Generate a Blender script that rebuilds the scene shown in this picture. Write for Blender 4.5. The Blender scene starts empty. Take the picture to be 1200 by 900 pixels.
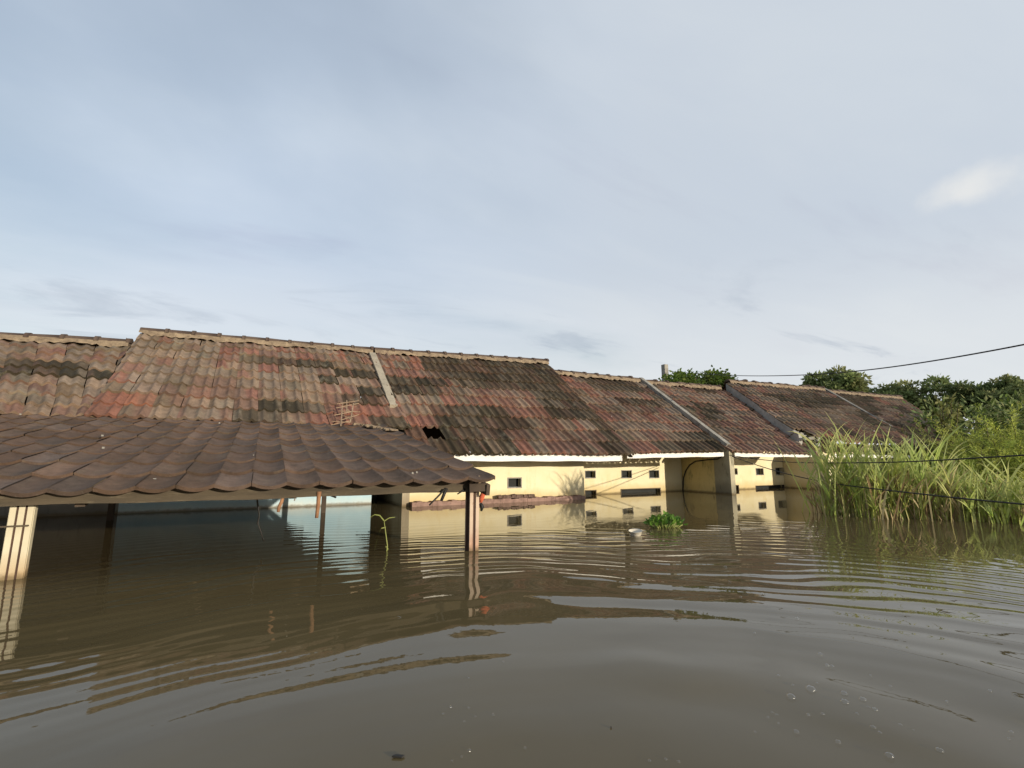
import bpy, math, random
import numpy as np
from mathutils import Vector, Matrix

random.seed(7)
RNG = np.random.default_rng(11)
scene = bpy.context.scene
COL = scene.collection

# ------------------------------------------------------------------ camera
F = 555.0                       # focal length in pixels of a 1200x900 frame
PITCH = math.atan(90.0 / F)
YAW = math.radians(27.1)        # heading, clockwise from +Y (the houses' depth axis)
EYE = Vector((0.0, 0.0, 0.70))  # seated in a boat
HD = Vector((math.sin(YAW), math.cos(YAW), 0))
RT = Vector((math.cos(YAW), -math.sin(YAW), 0))
FW = HD * math.cos(PITCH) + Vector((0, 0, 1)) * math.sin(PITCH)
UP = -HD * math.sin(PITCH) + Vector((0, 0, 1)) * math.cos(PITCH)

def ray(x, y): return FW * F + RT * (x - 600) + UP * (450 - y)
def at_y(x, y, Y):
    d = ray(x, y); return EYE + d * (Y / d.y)
def at_z(x, y, z=0.0):
    d = ray(x, y); return EYE + d * ((z - EYE.z) / d.z)
def at_d(x, y, dist): return EYE + ray(x, y) * (dist / F)

cam = bpy.data.cameras.new("camera")
cam.sensor_width = 36; cam.lens = 36 * F / 1200
cam.clip_start = 0.05; cam.clip_end = 3000
camo = bpy.data.objects.new("camera", cam); COL.objects.link(camo)
camo.matrix_world = Matrix((
    (RT.x, UP.x, -FW.x, EYE.x), (RT.y, UP.y, -FW.y, EYE.y), (RT.z, UP.z, -FW.z, EYE.z), (0, 0, 0, 1)))
scene.camera = camo

# ------------------------------------------------------------------ light
SUN_EL = math.radians(8.5); SUN_AZ = math.radians(22)
S = Vector((math.sin(SUN_AZ) * math.cos(SUN_EL), -math.cos(SUN_AZ) * math.cos(SUN_EL), math.sin(SUN_EL)))
sl = bpy.data.lights.new("sun", 'SUN'); sl.energy = 4.6; sl.angle = math.radians(0.6); sl.color = (1.0, 0.89, 0.71)
so = bpy.data.objects.new("sun", sl); COL.objects.link(so)
so.rotation_euler = S.to_track_quat('Z', 'Y').to_euler()

w = bpy.data.worlds.new("World"); scene.world = w; w.use_nodes = True
nt = w.node_tree; nt.nodes.clear(); N = nt.nodes.new; L = nt.links.new
out = N('ShaderNodeOutputWorld'); mixs = N('ShaderNodeMixShader')
sky = N('ShaderNodeTexSky'); sky.sky_type = 'NISHITA'; sky.sun_disc = False
sky.sun_elevation = SUN_EL; sky.sun_rotation = math.radians(180) - SUN_AZ
bg1 = N('ShaderNodeBackground'); bg1.inputs[1].default_value = 0.15; 
L(sky.outputs[0], bg1.inputs[0])
bg2 = N('ShaderNodeBackground'); bg2.inputs[1].default_value = 1.07
tc = N('ShaderNodeTexCoord'); sep = N('ShaderNodeSeparateXYZ'); L(tc.outputs['Generated'], sep.inputs[0])
def wm(op, a, b=None, c=None):
    n = N('ShaderNodeMath'); n.operation = op
    for i, v in enumerate((a, b, c)):
        if v is None: continue
        if isinstance(v, (int, float)): n.inputs[i].default_value = v
        else: L(v, n.inputs[i])
    return n.outputs[0]
zz = wm('ADD', wm('MAXIMUM', sep.outputs[2], 0.0), 0.10)
cmb = N('ShaderNodeCombineXYZ'); L(wm('DIVIDE', sep.outputs[0], zz), cmb.inputs[0]); L(wm('DIVIDE', sep.outputs[1], zz), cmb.inputs[1])
def wnoise(scale, detail, rough, sx, sy, off, dist=0.0):
    m = N('ShaderNodeMapping'); m.inputs['Scale'].default_value = (sx, sy, 1); m.inputs['Location'].default_value = off
    m.inputs['Rotation'].default_value = (0, 0, math.radians(25))
    L(cmb.outputs[0], m.inputs[0])
    n = N('ShaderNodeTexNoise'); n.inputs['Scale'].default_value = scale; n.inputs['Detail'].default_value = detail
    n.inputs['Roughness'].default_value = rough; n.inputs['Distortion'].default_value = dist
    L(m.outputs[0], n.inputs[0]); return n.outputs[0]
def ramp(v, stops):
    r = N('ShaderNodeValToRGB'); els = r.color_ramp.elements
    while len(els) < len(stops): els.new(0.5)
    for e, (p, c) in zip(els, stops):
        e.position = p; e.color = (c, c, c, 1) if isinstance(c, float) else (*c, 1)
    r.color_ramp.interpolation = 'EASE'
    L(v, r.inputs[0]); return r.outputs[0]
veil = wnoise(0.55, 6, 0.5, 0.8, 1.2, (3.1, 7.7, 0), 0.3)         # thin high veil
low = wnoise(1.3, 7, 0.55, 0.5, 1.3, (1.7, 2.2, 0), 0.4)          # small dark shreds
# more cover to the right (towards +X), thinner over the houses on the left
cover = wm('ADD', veil, wm('MULTIPLY', sep.outputs[0], 0.22))
fac = ramp(cover, [(0.30, 0.55), (0.62, 0.93)])
shade = ramp(low, [(0.34, (0.61, 0.665, 0.725)), (0.54, (0.57, 0.63, 0.705)), (0.72, (0.51, 0.555, 0.645))])
side = wm('ADD', wm('MULTIPLY', sep.outputs[0], RT.x), wm('MULTIPLY', sep.outputs[1], RT.y))
tint = N('ShaderNodeMixRGB'); tint.blend_type = 'MULTIPLY'; tint.inputs[0].default_value = 1.0; L(shade, tint.inputs[1])
tr_ = N('ShaderNodeValToRGB'); tr_.color_ramp.elements[0].position = 0.28; tr_.color_ramp.elements[0].color = (0.96, 1.0, 1.06, 1)
tr_.color_ramp.elements[1].position = 0.62; tr_.color_ramp.elements[1].color = (0.965, 0.965, 0.97, 1)
L(wm('ADD', wm('MULTIPLY', side, 0.5), wm('ADD', 0.5, wm('MULTIPLY', wm('SUBTRACT', veil, 0.5), 0.5))), tr_.inputs[0]); L(tr_.outputs[0], tint.inputs[2]); shade = tint.outputs[0]
hz = ramp(sep.outputs[2], [(0.0, 1.0), (0.16, 0.62), (0.42, 0.0)])
mixc = N('ShaderNodeMixRGB'); L(hz, mixc.inputs[0]); L(shade, mixc.inputs[1]); mixc.inputs[2].default_value = (0.76, 0.775, 0.78, 1)
shreds = wnoise(1.5, 7, 0.62, 0.55, 1.2, (9.4, 4.1, 0), 0.5)
shf = wm('MULTIPLY', ramp(shreds, [(0.55, 0.0), (0.72, 0.7)]), ramp(sep.outputs[2], [(0.02, 0.7), (0.20, 0.9), (0.33, 0.5), (0.42, 0.0)]))
mixd = N('ShaderNodeMixRGB'); L(shf, mixd.inputs[0]); L(mixc.outputs[0], mixd.inputs[1]); mixd.inputs[2].default_value = (0.41, 0.46, 0.54, 1)
# one bright sunlit puff, right
puffd = ray(1133, 227).normalized()
dot = N('ShaderNodeVectorMath'); dot.operation = 'DISTANCE'; mp2 = N('ShaderNodeMapping'); mp2.vector_type = 'POINT'
pn = N('ShaderNodeTexNoise'); pn.inputs['Scale'].default_value = 9; pn.inputs['Detail'].default_value = 6
L(tc.outputs['Generated'], pn.inputs[0])
sc3 = N('ShaderNodeVectorMath'); sc3.operation = 'MULTIPLY'; L(tc.outputs['Generated'], sc3.inputs[0]); sc3.inputs[1].default_value = (1, 1, 1.9)
L(sc3.outputs[0], dot.inputs[0]); dot.inputs[1].default_value = (puffd.x, puffd.y, puffd.z * 1.9)
pf = wm('ADD', dot.outputs['Value'], wm('MULTIPLY', wm('SUBTRACT', pn.outputs[0], 0.5), 0.16))
puff = ramp(pf, [(0.015, 0.85), (0.075, 0.0)])
mixp = N('ShaderNodeMixRGB'); L(puff, mixp.inputs[0]); L(mixd.outputs[0], mixp.inputs[1]); mixp.inputs[2].default_value = (0.78, 0.78, 0.765, 1)
L(mixp.outputs[0], bg2.inputs[0])
L(wm('MAXIMUM', fac, wm('MAXIMUM', puff, shf)), mixs.inputs[0]); L(bg1.outputs[0], mixs.inputs[1]); L(bg2.outputs[0], mixs.inputs[2])
L(mixs.outputs[0], out.inputs[0])

scene.view_settings.view_transform = 'Standard'; scene.view_settings.look = 'None'
scene.view_settings.exposure = 0.06; scene.view_settings.gamma = 1.0
scene.cycles.max_bounces = 8; scene.cycles.use_denoising = True
scene.cycles.sample_clamp_indirect = 12.0

# ------------------------------------------------------------------ materials
class Mat:
    """A tiny node builder for a Principled material."""
    def __init__(s, name, rough=0.85, spec=0.3):
        s.m = bpy.data.materials.new(name); s.m.use_nodes = True
        s.t = s.m.node_tree; s.p = s.t.nodes['Principled BSDF']
        s.p.inputs['Roughness'].default_value = rough
        s.p.inputs['Specular IOR Level'].default_value = spec
        s.tc = s.t.nodes.new('ShaderNodeTexCoord')
    def n(s, typ): return s.t.nodes.new(typ)
    def l(s, a, b): s.t.links.new(a, b)
    def noise(s, scale, detail=5, rough=0.6, stretch=(1, 1, 1), dist=0.0, coord='Object'):
        mp = s.n('ShaderNodeMapping'); mp.inputs['Scale'].default_value = stretch
        s.l(s.tc.outputs[coord], mp.inputs[0])
        x = s.n('ShaderNodeTexNoise'); x.inputs['Scale'].default_value = scale; x.inputs['Detail'].default_value = detail
        x.inputs['Roughness'].default_value = rough; x.inputs['Distortion'].default_value = dist
        s.l(mp.outputs[0], x.inputs[0]); return x.outputs[0]
    def ramp(s, v, stops):
        r = s.n('ShaderNodeValToRGB'); els = r.color_ramp.elements
        while len(els) < len(stops): els.new(0.5)
        for e, (p, c) in zip(els, stops):
            e.position = p; e.color = (c, c, c, 1) if isinstance(c, (int, float)) else (*c, 1)
        s.l(v, r.inputs[0]); return r.outputs[0]
    def mix(s, f, a, b, mode='MIX'):
        x = s.n('ShaderNodeMixRGB'); x.blend_type = mode
        for i, v in enumerate((f, a, b)):
            if isinstance(v, (int, float)): x.inputs[i].default_value = v
            elif isinstance(v, tuple): x.inputs[i].default_value = (*v, 1)
            else: s.l(v, x.inputs[i])
        return x.outputs[0]
    def math(s, op, a, b):
        x = s.n('ShaderNodeMath'); x.operation = op
        for i, v in enumerate((a, b)):
            if isinstance(v, (int, float)): x.inputs[i].default_value = v
            else: s.l(v, x.inputs[i])
        return x.outputs[0]
    def z(s):
        x = s.n('ShaderNodeSeparateXYZ'); g = s.n('ShaderNodeNewGeometry')
        s.l(g.outputs['Position'], x.inputs[0]); return x.outputs
    def attr(s, name):
        a = s.n('ShaderNodeAttribute'); a.attribute_name = name; return a.outputs['Color']
    def color(s, c):
        if isinstance(c, tuple): s.p.inputs['Base Color'].default_value = (*c, 1)
        else: s.l(c, s.p.inputs['Base Color'])
        return s
    def bump(s, h, strength=0.3, dist=0.02):
        b = s.n('ShaderNodeBump'); b.inputs['Strength'].default_value = strength; b.inputs['Distance'].default_value = dist
        s.l(h, b.inputs['Height']); s.l(b.outputs[0], s.p.inputs['Normal']); return s

def mottled(name, a, b, scale=6, rough=0.9, bump=0.3, bscale=40, stretch=(1, 1, 1), dirt=None):
    m = Mat(name, rough)
    c = m.mix(m.ramp(m.noise(scale, 6, 0.65, stretch), [(0.35, 0.0), (0.65, 1.0)]), a, b)
    if dirt: c = m.mix(m.ramp(m.noise(scale * 2.3, 8, 0.7, stretch), [(0.55, 0.0), (0.72, 0.85)]), c, dirt)
    m.color(c); m.bump(m.noise(bscale, 5, 0.7, stretch), bump, 0.01)
    return m.m

# roof tiles: colour per tile from the mesh, weathering inside each tile from noise
def tile_mat(name, lichen=(0.27, 0.24, 0.17), lich_amt=0.45, dirt=(0.035, 0.03, 0.022), dirt_amt=0.5, moss_amt=0.42):
    m = Mat(name, 0.92, 0.2)
    base = m.attr('tile')
    c = m.mix(m.ramp(m.noise(9, 8, 0.75, (1, 1, 1)), [(0.30, 0.62), (0.70, 1.28)]), (0, 0, 0), base)
    c = m.mix(1.0, base, m.ramp(m.noise(9, 8, 0.75), [(0.28, 0.60), (0.72, 1.30)]), 'MULTIPLY')
    c = m.mix(m.ramp(m.noise(4.2, 9, 0.78, (1, .4, .4)), [(0.55, 0.0), (0.66, lich_amt)]), c, lichen)
    c = m.mix(m.ramp(m.noise(6.0, 9, 0.8, (1, .33, .33)), [(0.53, 0.0), (0.68, dirt_amt)]), c, dirt)
    c = m.mix(m.ramp(m.noise(55, 4, 0.8), [(0.62, 0.0), (0.72, 0.35)]), c, (0.34, 0.31, 0.25))
    c = m.mix(m.ramp(m.noise(1.5, 9, 0.72, (1, .42, .42), 0.3), [(0.50, 0.0), (0.66, moss_amt)]), c, (0.045, 0.036, 0.022))
    m.color(c); m.bump(m.noise(60, 6, 0.8), 0.55, 0.008)
    return m.m
M_TILE = tile_mat('weathered_concrete_tile')
M_TILE_OLD = tile_mat('mossy_concrete_tile', (0.20, 0.19, 0.12), 0.35, (0.03, 0.028, 0.018), 0.6)
M_CARPORT = tile_mat('brown_carport_tile', (0.17, 0.13, 0.09), 0.5, (0.05, 0.034, 0.024), 0.7, 0.35)
M_MORTAR = mottled('ridge_mortar', (0.29, 0.22, 0.145), (0.15, 0.11, 0.075), 9, 0.95, 0.8, 25, dirt=(0.09, 0.07, 0.05))
M_RIDGE = mottled('ridge_tile', (0.115, 0.084, 0.063), (0.07, 0.046, 0.036), 3, 0.95, 0.5, 40, dirt=(0.05, 0.04, 0.03))
M_CONC = mottled('grey_concrete', (0.33, 0.31, 0.27), (0.20, 0.185, 0.16), 4, 0.95, 0.5, 40, dirt=(0.06, 0.055, 0.045))
M_CONC_D = mottled('shaded_grey_render', (0.19, 0.185, 0.175), (0.11, 0.105, 0.095), 3, 0.95, 0.5, 40, dirt=(0.045, 0.04, 0.035))
M_FASCIA = mottled('white_painted_board', (0.82, 0.80, 0.76), (0.72, 0.69, 0.63), 5, 0.6, 0.15, 30, (0.4, 1, 2), dirt=(0.55, 0.50, 0.40))
M_CURB = mottled('pink_washed_ledge', (0.32, 0.205, 0.165), (0.21, 0.13, 0.105), 9, 0.9, 0.6, 40, dirt=(0.10, 0.07, 0.055))
M_WOOD = mottled('weathered_wood', (0.15, 0.115, 0.075), (0.085, 0.066, 0.046), 5, 0.9, 0.5, 30, (0.35, 3, 3), dirt=(0.05, 0.04, 0.03))
M_DARKWOOD = mottled('dark_roof_timber', (0.085, 0.062, 0.045), (0.05, 0.037, 0.028), 4, 0.9, 0.4, 30, (1, 1, 1))
M_PALEWOOD = mottled('pale_broken_wood', (0.34, 0.25, 0.17), (0.20, 0.135, 0.085), 14, 0.9, 0.3, 50)
M_REDWOOD = mottled('raw_brown_stick', (0.36, 0.19, 0.10), (0.22, 0.11, 0.06), 14, 0.9, 0.3, 50)
M_BLACK = mottled('black_cable', (0.018, 0.017, 0.016), (0.03, 0.028, 0.025), 8, 0.6, 0.1, 60)
M_DARK = mottled('unlit_interior_panel', (0.022, 0.024, 0.024), (0.035, 0.036, 0.034), 2, 0.95, 0.1, 20)
M_RECESS = mottled('recess_shade_green', (0.035, 0.05, 0.042), (0.05, 0.06, 0.05), 4, 0.7, 0.1, 20)  # near-black green paints the shade inside the doorway recess

def wall_mat(name, a, b, stain, low, edge=0.12, amt=0.7, streak=0.5):
    m = Mat(name, 0.88, 0.25)
    c = m.mix(m.ramp(m.noise(2.2, 6, 0.6), [(0.35, 0.0), (0.65, 1.0)]), a, b)
    z = m.z()[2]
    zz_ = m.math('ADD', z, m.math('MULTIPLY', m.math('SUBTRACT', m.noise(3.0, 6, 0.65), 0.5), 0.22))
    c = m.mix(m.ramp(zz_, [(0.0, amt), (edge, amt * 0.55), (edge + 0.10, 0.0)]), c, low)
    c = m.mix(m.ramp(m.noise(7, 8, 0.75, (1, 1, 0.28)), [(0.53, 0.0), (0.70, streak)]), c, stain)
    z2 = m.math('ADD', z, m.math('MULTIPLY', m.math('SUBTRACT', m.noise(14.0, 6, 0.7), 0.5), 0.07))
    c = m.mix(m.ramp(z2, [(0.012, 0.75), (0.045, 0.0)]), c, (0.13, 0.095, 0.05))
    c = m.mix(m.ramp(m.noise(24, 7, 0.75), [(0.63, 0.0), (0.68, 0.5)]), c, stain)
    m.color(c); m.bump(m.noise(45, 5, 0.6), 0.2, 0.006)
    return m.m
M_YELLOW = wall_mat('cream_yellow_paint', (0.72, 0.63, 0.40), (0.75, 0.67, 0.46), (0.60, 0.44, 0.17), (0.50, 0.37, 0.16), 0.13, 0.85, 0.45)
M_PARTY = wall_mat('dirty_yellow_bounce_lit', (0.78, 0.63, 0.29), (0.70, 0.56, 0.25), (0.07, 0.06, 0.05), (0.56, 0.43, 0.20), 0.12, 0.6, 0.8)  # yellow brightened to carry bounced light; the dark stains are dirt
M_MOULD = wall_mat('mould_blackened_render', (0.48, 0.43, 0.30), (0.34, 0.30, 0.21), (0.025, 0.024, 0.02), (0.10, 0.09, 0.07), 0.2, 0.7, 0.9)
M_BLUE = wall_mat('pale_blue_paint', (0.37, 0.55, 0.65), (0.44, 0.61, 0.69), (0.34, 0.42, 0.44), (0.62, 0.62, 0.56), 0.05, 0.7, 0.3)
M_GREYW = wall_mat('bare_grey_wall', (0.30, 0.28, 0.25), (0.36, 0.34, 0.30), (0.06, 0.06, 0.055), (0.10, 0.09, 0.075), 0.1, 0.7, 0.5)
M_JAMB = wall_mat('dim_lit_jamb', (0.40, 0.34, 0.24), (0.32, 0.27, 0.19), (0.16, 0.13, 0.09), (0.27, 0.20, 0.13), 0.08, 0.8, 0.6)  # grey-tan puts the jamb's weaker light into its colour
M_POST = wall_mat('cream_post_paint', (0.60, 0.54, 0.40), (0.47, 0.42, 0.30), (0.22, 0.17, 0.10), (0.40, 0.27, 0.14), 0.07, 0.9, 0.8)
M_POST_R = wall_mat('pinkish_post_paint', (0.60, 0.48, 0.36), (0.44, 0.33, 0.25), (0.22, 0.11, 0.07), (0.42, 0.22, 0.14), 0.07, 0.8, 0.6)
M_POST_SHADE = mottled('post_core_shade', (0.055, 0.032, 0.025), (0.09, 0.05, 0.035), 6, 0.9, 0.3, 40)  # dark tone paints the shade of the grooves and the post's left side

def leaf_mat(name, tint=1.0, trans=0.35):
    m = Mat(name, 0.6, 0.25)
    c = m.mix(1.0, m.attr('leaf'), (tint, tint, tint), 'MULTIPLY')
    m.color(c)
    tr = m.n('ShaderNodeBsdfTranslucent'); m.l(c, tr.inputs[0])
    mx = m.n('ShaderNodeMixShader'); mx.inputs[0].default_value = trans
    o = m.t.nodes['Material Output']
    m.l(m.p.outputs[0], mx.inputs[1]); m.l(tr.outputs[0], mx.inputs[2]); m.l(mx.outputs[0], o.inputs[0])
    return m.m
M_LEAF = leaf_mat('leaf'); M_BLADE = leaf_mat('grass_blade', 1.0, 0.42)
M_BARK = mottled('bark', (0.14, 0.105, 0.07), (0.08, 0.06, 0.045), 6, 0.95, 0.7, 20, (3, 3, 0.6))

# ------------------------------------------------------------------ object helpers
def tag(o, label=None, cat=None, group=None, kind=None):
    if label: o['label'] = label
    if cat: o['category'] = cat
    if group: o['group'] = group
    if kind: o['kind'] = kind
    return o
def empty(name, loc=(0, 0, 0), label=None, cat=None, group=None):
    o = bpy.data.objects.new(name, None); COL.objects.link(o); o.location = loc; o.empty_display_size = 0.2
    return tag(o, label, cat, group)
def link_mesh(name, verts, faces, mats, parent=None, smooth=False, matidx=None, attr=None):
    me = bpy.data.meshes.new(name)
    me.from_pydata([tuple(v) for v in verts], [], [tuple(f) for f in faces])
    for m in (mats if isinstance(mats, (list, tuple)) else [mats]): me.materials.append(m)
    if matidx is not None: me.polygons.foreach_set('material_index', matidx)
    if smooth is True: me.polygons.foreach_set('use_smooth', [True] * len(me.polygons))
    elif smooth is not False: me.polygons.foreach_set('use_smooth', smooth)
    if attr:
        nm, cols = attr
        a = me.color_attributes.new(nm, 'FLOAT_COLOR', 'POINT')
        a.data.foreach_set('color', np.asarray(cols, np.float32).ravel())
    me.update()
    o = bpy.data.objects.new(name, me); COL.objects.link(o)
    if parent is not None:
        o.parent = parent
        o.matrix_parent_inverse = Matrix.Translation(-Vector(parent.location)) if parent.type == 'EMPTY' else parent.matrix_parent_inverse.copy() @ Matrix.Identity(4)
        if parent.type != 'EMPTY': o.matrix_parent_inverse = Matrix.Identity(4)
    return o

class MB:
    def __init__(s): s.v = []; s.f = []; s.mi = []; s.sm = []
    def quad(s, a, b, c, d, mi=0, sm=False):
        k = len(s.v); s.v += [tuple(a), tuple(b), tuple(c), tuple(d)]; s.f.append((k, k + 1, k + 2, k + 3)); s.mi.append(mi); s.sm.append(sm)
    def hexa(s, b, t, mi=0):            # bottom four, top four, same order
        k = len(s.v); s.v += [tuple(p) for p in b] + [tuple(p) for p in t]
        for f in ((3, 2, 1, 0), (4, 5, 6, 7), (0, 1, 5, 4), (1, 2, 6, 5), (2, 3, 7, 6), (3, 0, 4, 7)):
            s.f.append(tuple(k + i for i in f)); s.mi.append(mi); s.sm.append(False)
    def box(s, x0, x1, y0, y1, z0, z1, mi=0):
        s.hexa([(x0, y0, z0), (x1, y0, z0), (x1, y1, z0), (x0, y1, z0)], [(x0, y0, z1), (x1, y0, z1), (x1, y1, z1), (x0, y1, z1)], mi)
    def bar(s, p, q, w, h, up=(0, 0, 1), mi=0):   # rectangular bar from p to q
        p = Vector(p); q = Vector(q); d = (q - p).normalized(); u = Vector(up)
        if abs(d.dot(u)) > 0.98: u = Vector((1, 0, 0))
        r = d.cross(u).normalized() * (w / 2); u = r.cross(d).normalized() * (h / 2)
        s.hexa([p - r - u, p + r - u, p + r + u, p - r + u], [q - r - u, q + r - u, q + r + u, q - r + u], mi)
    def tube(s, pts, rad, seg=8, mi=0):
        pts = [Vector(p) for p in pts]; n = len(pts)
        rad = [rad] * n if isinstance(rad, (int, float)) else rad
        k0 = len(s.v); u = None
        for i, p in enumerate(pts):
            d = (pts[min(i + 1, n - 1)] - pts[max(i - 1, 0)]).normalized()
            if u is None:
                u = d.cross(Vector((0, 0, 1)));
                if u.length < 0.05: u = d.cross(Vector((1, 0, 0)))
            u = (u - d * u.dot(d)).normalized(); v = d.cross(u)
            for a in range(seg):
                t = 2 * math.pi * a / seg
                s.v.append(tuple(p + (u * math.cos(t) + v * math.sin(t)) * rad[i]))
        for i in range(n - 1):
            for a in range(seg):
                b = (a + 1) % seg
                s.f.append((k0 + i * seg + a, k0 + i * seg + b, k0 + (i + 1) * seg + b, k0 + (i + 1) * seg + a)); s.mi.append(mi); s.sm.append(True)
        s.f.append(tuple(k0 + a for a in range(seg))[::-1]); s.mi.append(mi); s.sm.append(False)
        s.f.append(tuple(k0 + (n - 1) * seg + a for a in range(seg))); s.mi.append(mi); s.sm.append(False)
    def build(s, name, mats, parent=None):
        return link_mesh(name, s.v, s.f, mats, parent, s.sm, s.mi)

def vnoise(x, y, seed=0):
    """smooth value noise in numpy, about -1..1"""
    r = np.random.default_rng(seed); T = r.uniform(-1, 1, (256, 256))
    xi = np.floor(x).astype(int); yi = np.floor(y).astype(int); fx = x - xi; fy = y - yi
    fx = fx * fx * (3 - 2 * fx); fy = fy * fy * (3 - 2 * fy)
    g = lambda a, b: T[a % 256, b % 256]
    return (g(xi, yi) * (1 - fx) + g(xi + 1, yi) * fx) * (1 - fy) + (g(xi, yi + 1) * (1 - fx) + g(xi + 1, yi + 1) * fx) * fy

# ------------------------------------------------------------------ tiled roofs
def lerp(a, b, t): return a + (b - a) * t
def prof_roll(t):      # two narrow rolls per tile, flat pans between
    q = (t * 2) % 1.0
    return math.exp(-((q - 0.5) / 0.19) ** 2) + 0.10 * math.cos(q * 2 * math.pi)
def prof_wave(t):
    q = (t * 2) % 1.0
    return 0.5 + 0.5 * math.cos((q - 0.42) * 2 * math.pi)
def prof_dish(t):      # one broad dish, raised lap at the sides
    e = abs(2 * t - 1)
    return (0.10 + 0.90 * e ** 1.9) * (1.0 if t > 0.03 else 0.86)
def tiled_roof(name, c00, c10, c11, c01, tile_w, expose, amp, step, prof, colour, mat, parent, nseg=16, jit=0.006, skip=(), seed=1, back=None, sagm=0.022):
    """c00 eave left, c10 eave right, c11 ridge right, c01 ridge left: a bilinear slope laid with single tiles."""
    rd = random.Random(seed)
    c00, c10, c11, c01 = (Vector(c) for c in (c00, c10, c11, c01))
    nrm = ((c10 - c00).cross(c01 - c00)).normalized()
    if nrm.z < 0: nrm = -nrm
    nu = max(1, round(((c10 - c00).length + (c11 - c01).length) / 2 / tile_w)); nv = max(1, round((c01 - c00).length / expose))
    T_ = np.random.default_rng(seed).uniform(-1, 1, (8, 8))
    def sagf(u, v):
        x = min(6.999, max(0, u * 7)); y = min(6.999, max(0, v * 5)); i, j = int(x), int(y); fx, fy = x - i, y - j; fx = fx * fx * (3 - 2 * fx); fy = fy * fy * (3 - 2 * fy)
        return (T_[i, j] * (1 - fx) + T_[i + 1, j] * fx) * (1 - fy) + (T_[i, j + 1] * (1 - fx) + T_[i + 1, j + 1] * fx) * fy
    P = lambda u, v: lerp(lerp(c00, c10, u), lerp(c01, c11, u), v) + nrm * (sagm * sagf(u, v) * min(1, 6 * v + .25))
    V = []; Fc = []; SM = []; CO = []
    for j in range(nv):
        sag = rd.uniform(-1, 1) * 0.004
        for i in range(nu):
            if (i, j) in skip: continue
            col, alt = colour(i, j, nu, nv, rd); xc = rd.uniform(0.15, 0.85); xs = rd.choice((-1, 1)) * rd.uniform(3, 12); ka = rd.uniform(0.5, 1.0)
            mixc_ = lambda t, r: tuple(lerp(c_, a_, ka * min(1, max(0, 0.5 + (t - xc + 0.07 * (r - 1.5)) * xs))) for c_, a_ in zip(col, alt))
            du = rd.uniform(-1, 1) * jit / tile_w / nu * 1.5; dv = rd.uniform(-1, 1) * jit / expose / nv * 2.2
            lift = rd.uniform(0, 1) * jit * 1.3; tilt = rd.uniform(-1, 1) * jit * 0.9
            v0 = j / nv + dv - 0.05 / nv; v1 = (j + 1) / nv + 0.07 / nv
            if j == nv - 1: v1 = 1.0
            k = len(V)
            for r, (v, h) in enumerate(((v0, step), (v0 + (v1 - v0) * 0.12, step * 0.96), (lerp(v0, v1, 0.6), step * 0.42), (v1, 0.0))):
                for a in range(nseg + 1):
                    t = a / nseg; u = (i + t) / nu + du
                    hh = prof(t if a < nseg else 0.9999) * amp + h + lift * (1 - r / 3) + tilt * (t - 0.5) + sag
                    if r == 0: hh -= 0.003
                    V.append(P(u, v) + nrm * hh); CO.append((*mixc_(t, r), 1))
            n1 = nseg + 1
            for r in range(3):
                for a in range(nseg):
                    Fc.append((k + r * n1 + a, k + r * n1 + a + 1, k + (r + 1) * n1 + a + 1, k + (r + 1) * n1 + a)); SM.append(True)
            k2 = len(V)                          # front lip, its weaker light painted in as a darker tile colour
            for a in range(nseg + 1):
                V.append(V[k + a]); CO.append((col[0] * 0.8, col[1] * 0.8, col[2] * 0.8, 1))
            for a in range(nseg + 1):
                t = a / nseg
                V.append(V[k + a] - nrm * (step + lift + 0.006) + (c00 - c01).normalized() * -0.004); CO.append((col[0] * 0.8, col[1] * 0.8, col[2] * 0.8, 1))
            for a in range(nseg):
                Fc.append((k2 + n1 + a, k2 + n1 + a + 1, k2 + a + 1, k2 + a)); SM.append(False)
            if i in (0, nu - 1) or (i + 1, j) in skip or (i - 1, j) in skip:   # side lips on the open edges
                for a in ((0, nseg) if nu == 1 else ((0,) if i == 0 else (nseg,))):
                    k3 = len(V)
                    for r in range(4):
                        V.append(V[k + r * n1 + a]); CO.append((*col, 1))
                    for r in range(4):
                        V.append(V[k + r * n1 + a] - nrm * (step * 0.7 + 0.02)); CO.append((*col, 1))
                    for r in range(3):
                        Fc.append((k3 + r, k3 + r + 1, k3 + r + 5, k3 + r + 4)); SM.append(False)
    if back is not None:                         # the far slope, beyond the ridge
        b0, b1 = (Vector(b) for b in back); k = len(V)
        n = 6
        for v in range(n + 1):
            for u in range(n * 3 + 1):
                V.append(lerp(lerp(c01, c11, u / n / 3), lerp(b0, b1, u / n / 3), v / n)); CO.append((0.15, 0.10, 0.08, 1))
        for v in range(n):
            for u in range(n * 3):
                a = k + v * (n * 3 + 1) + u; Fc.append((a, a + 1, a + n * 3 + 2, a + n * 3 + 1)); SM.append(False)
    return link_mesh(name, V, Fc, mat, parent, SM, attr=('tile', CO)), P, nrm

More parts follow.
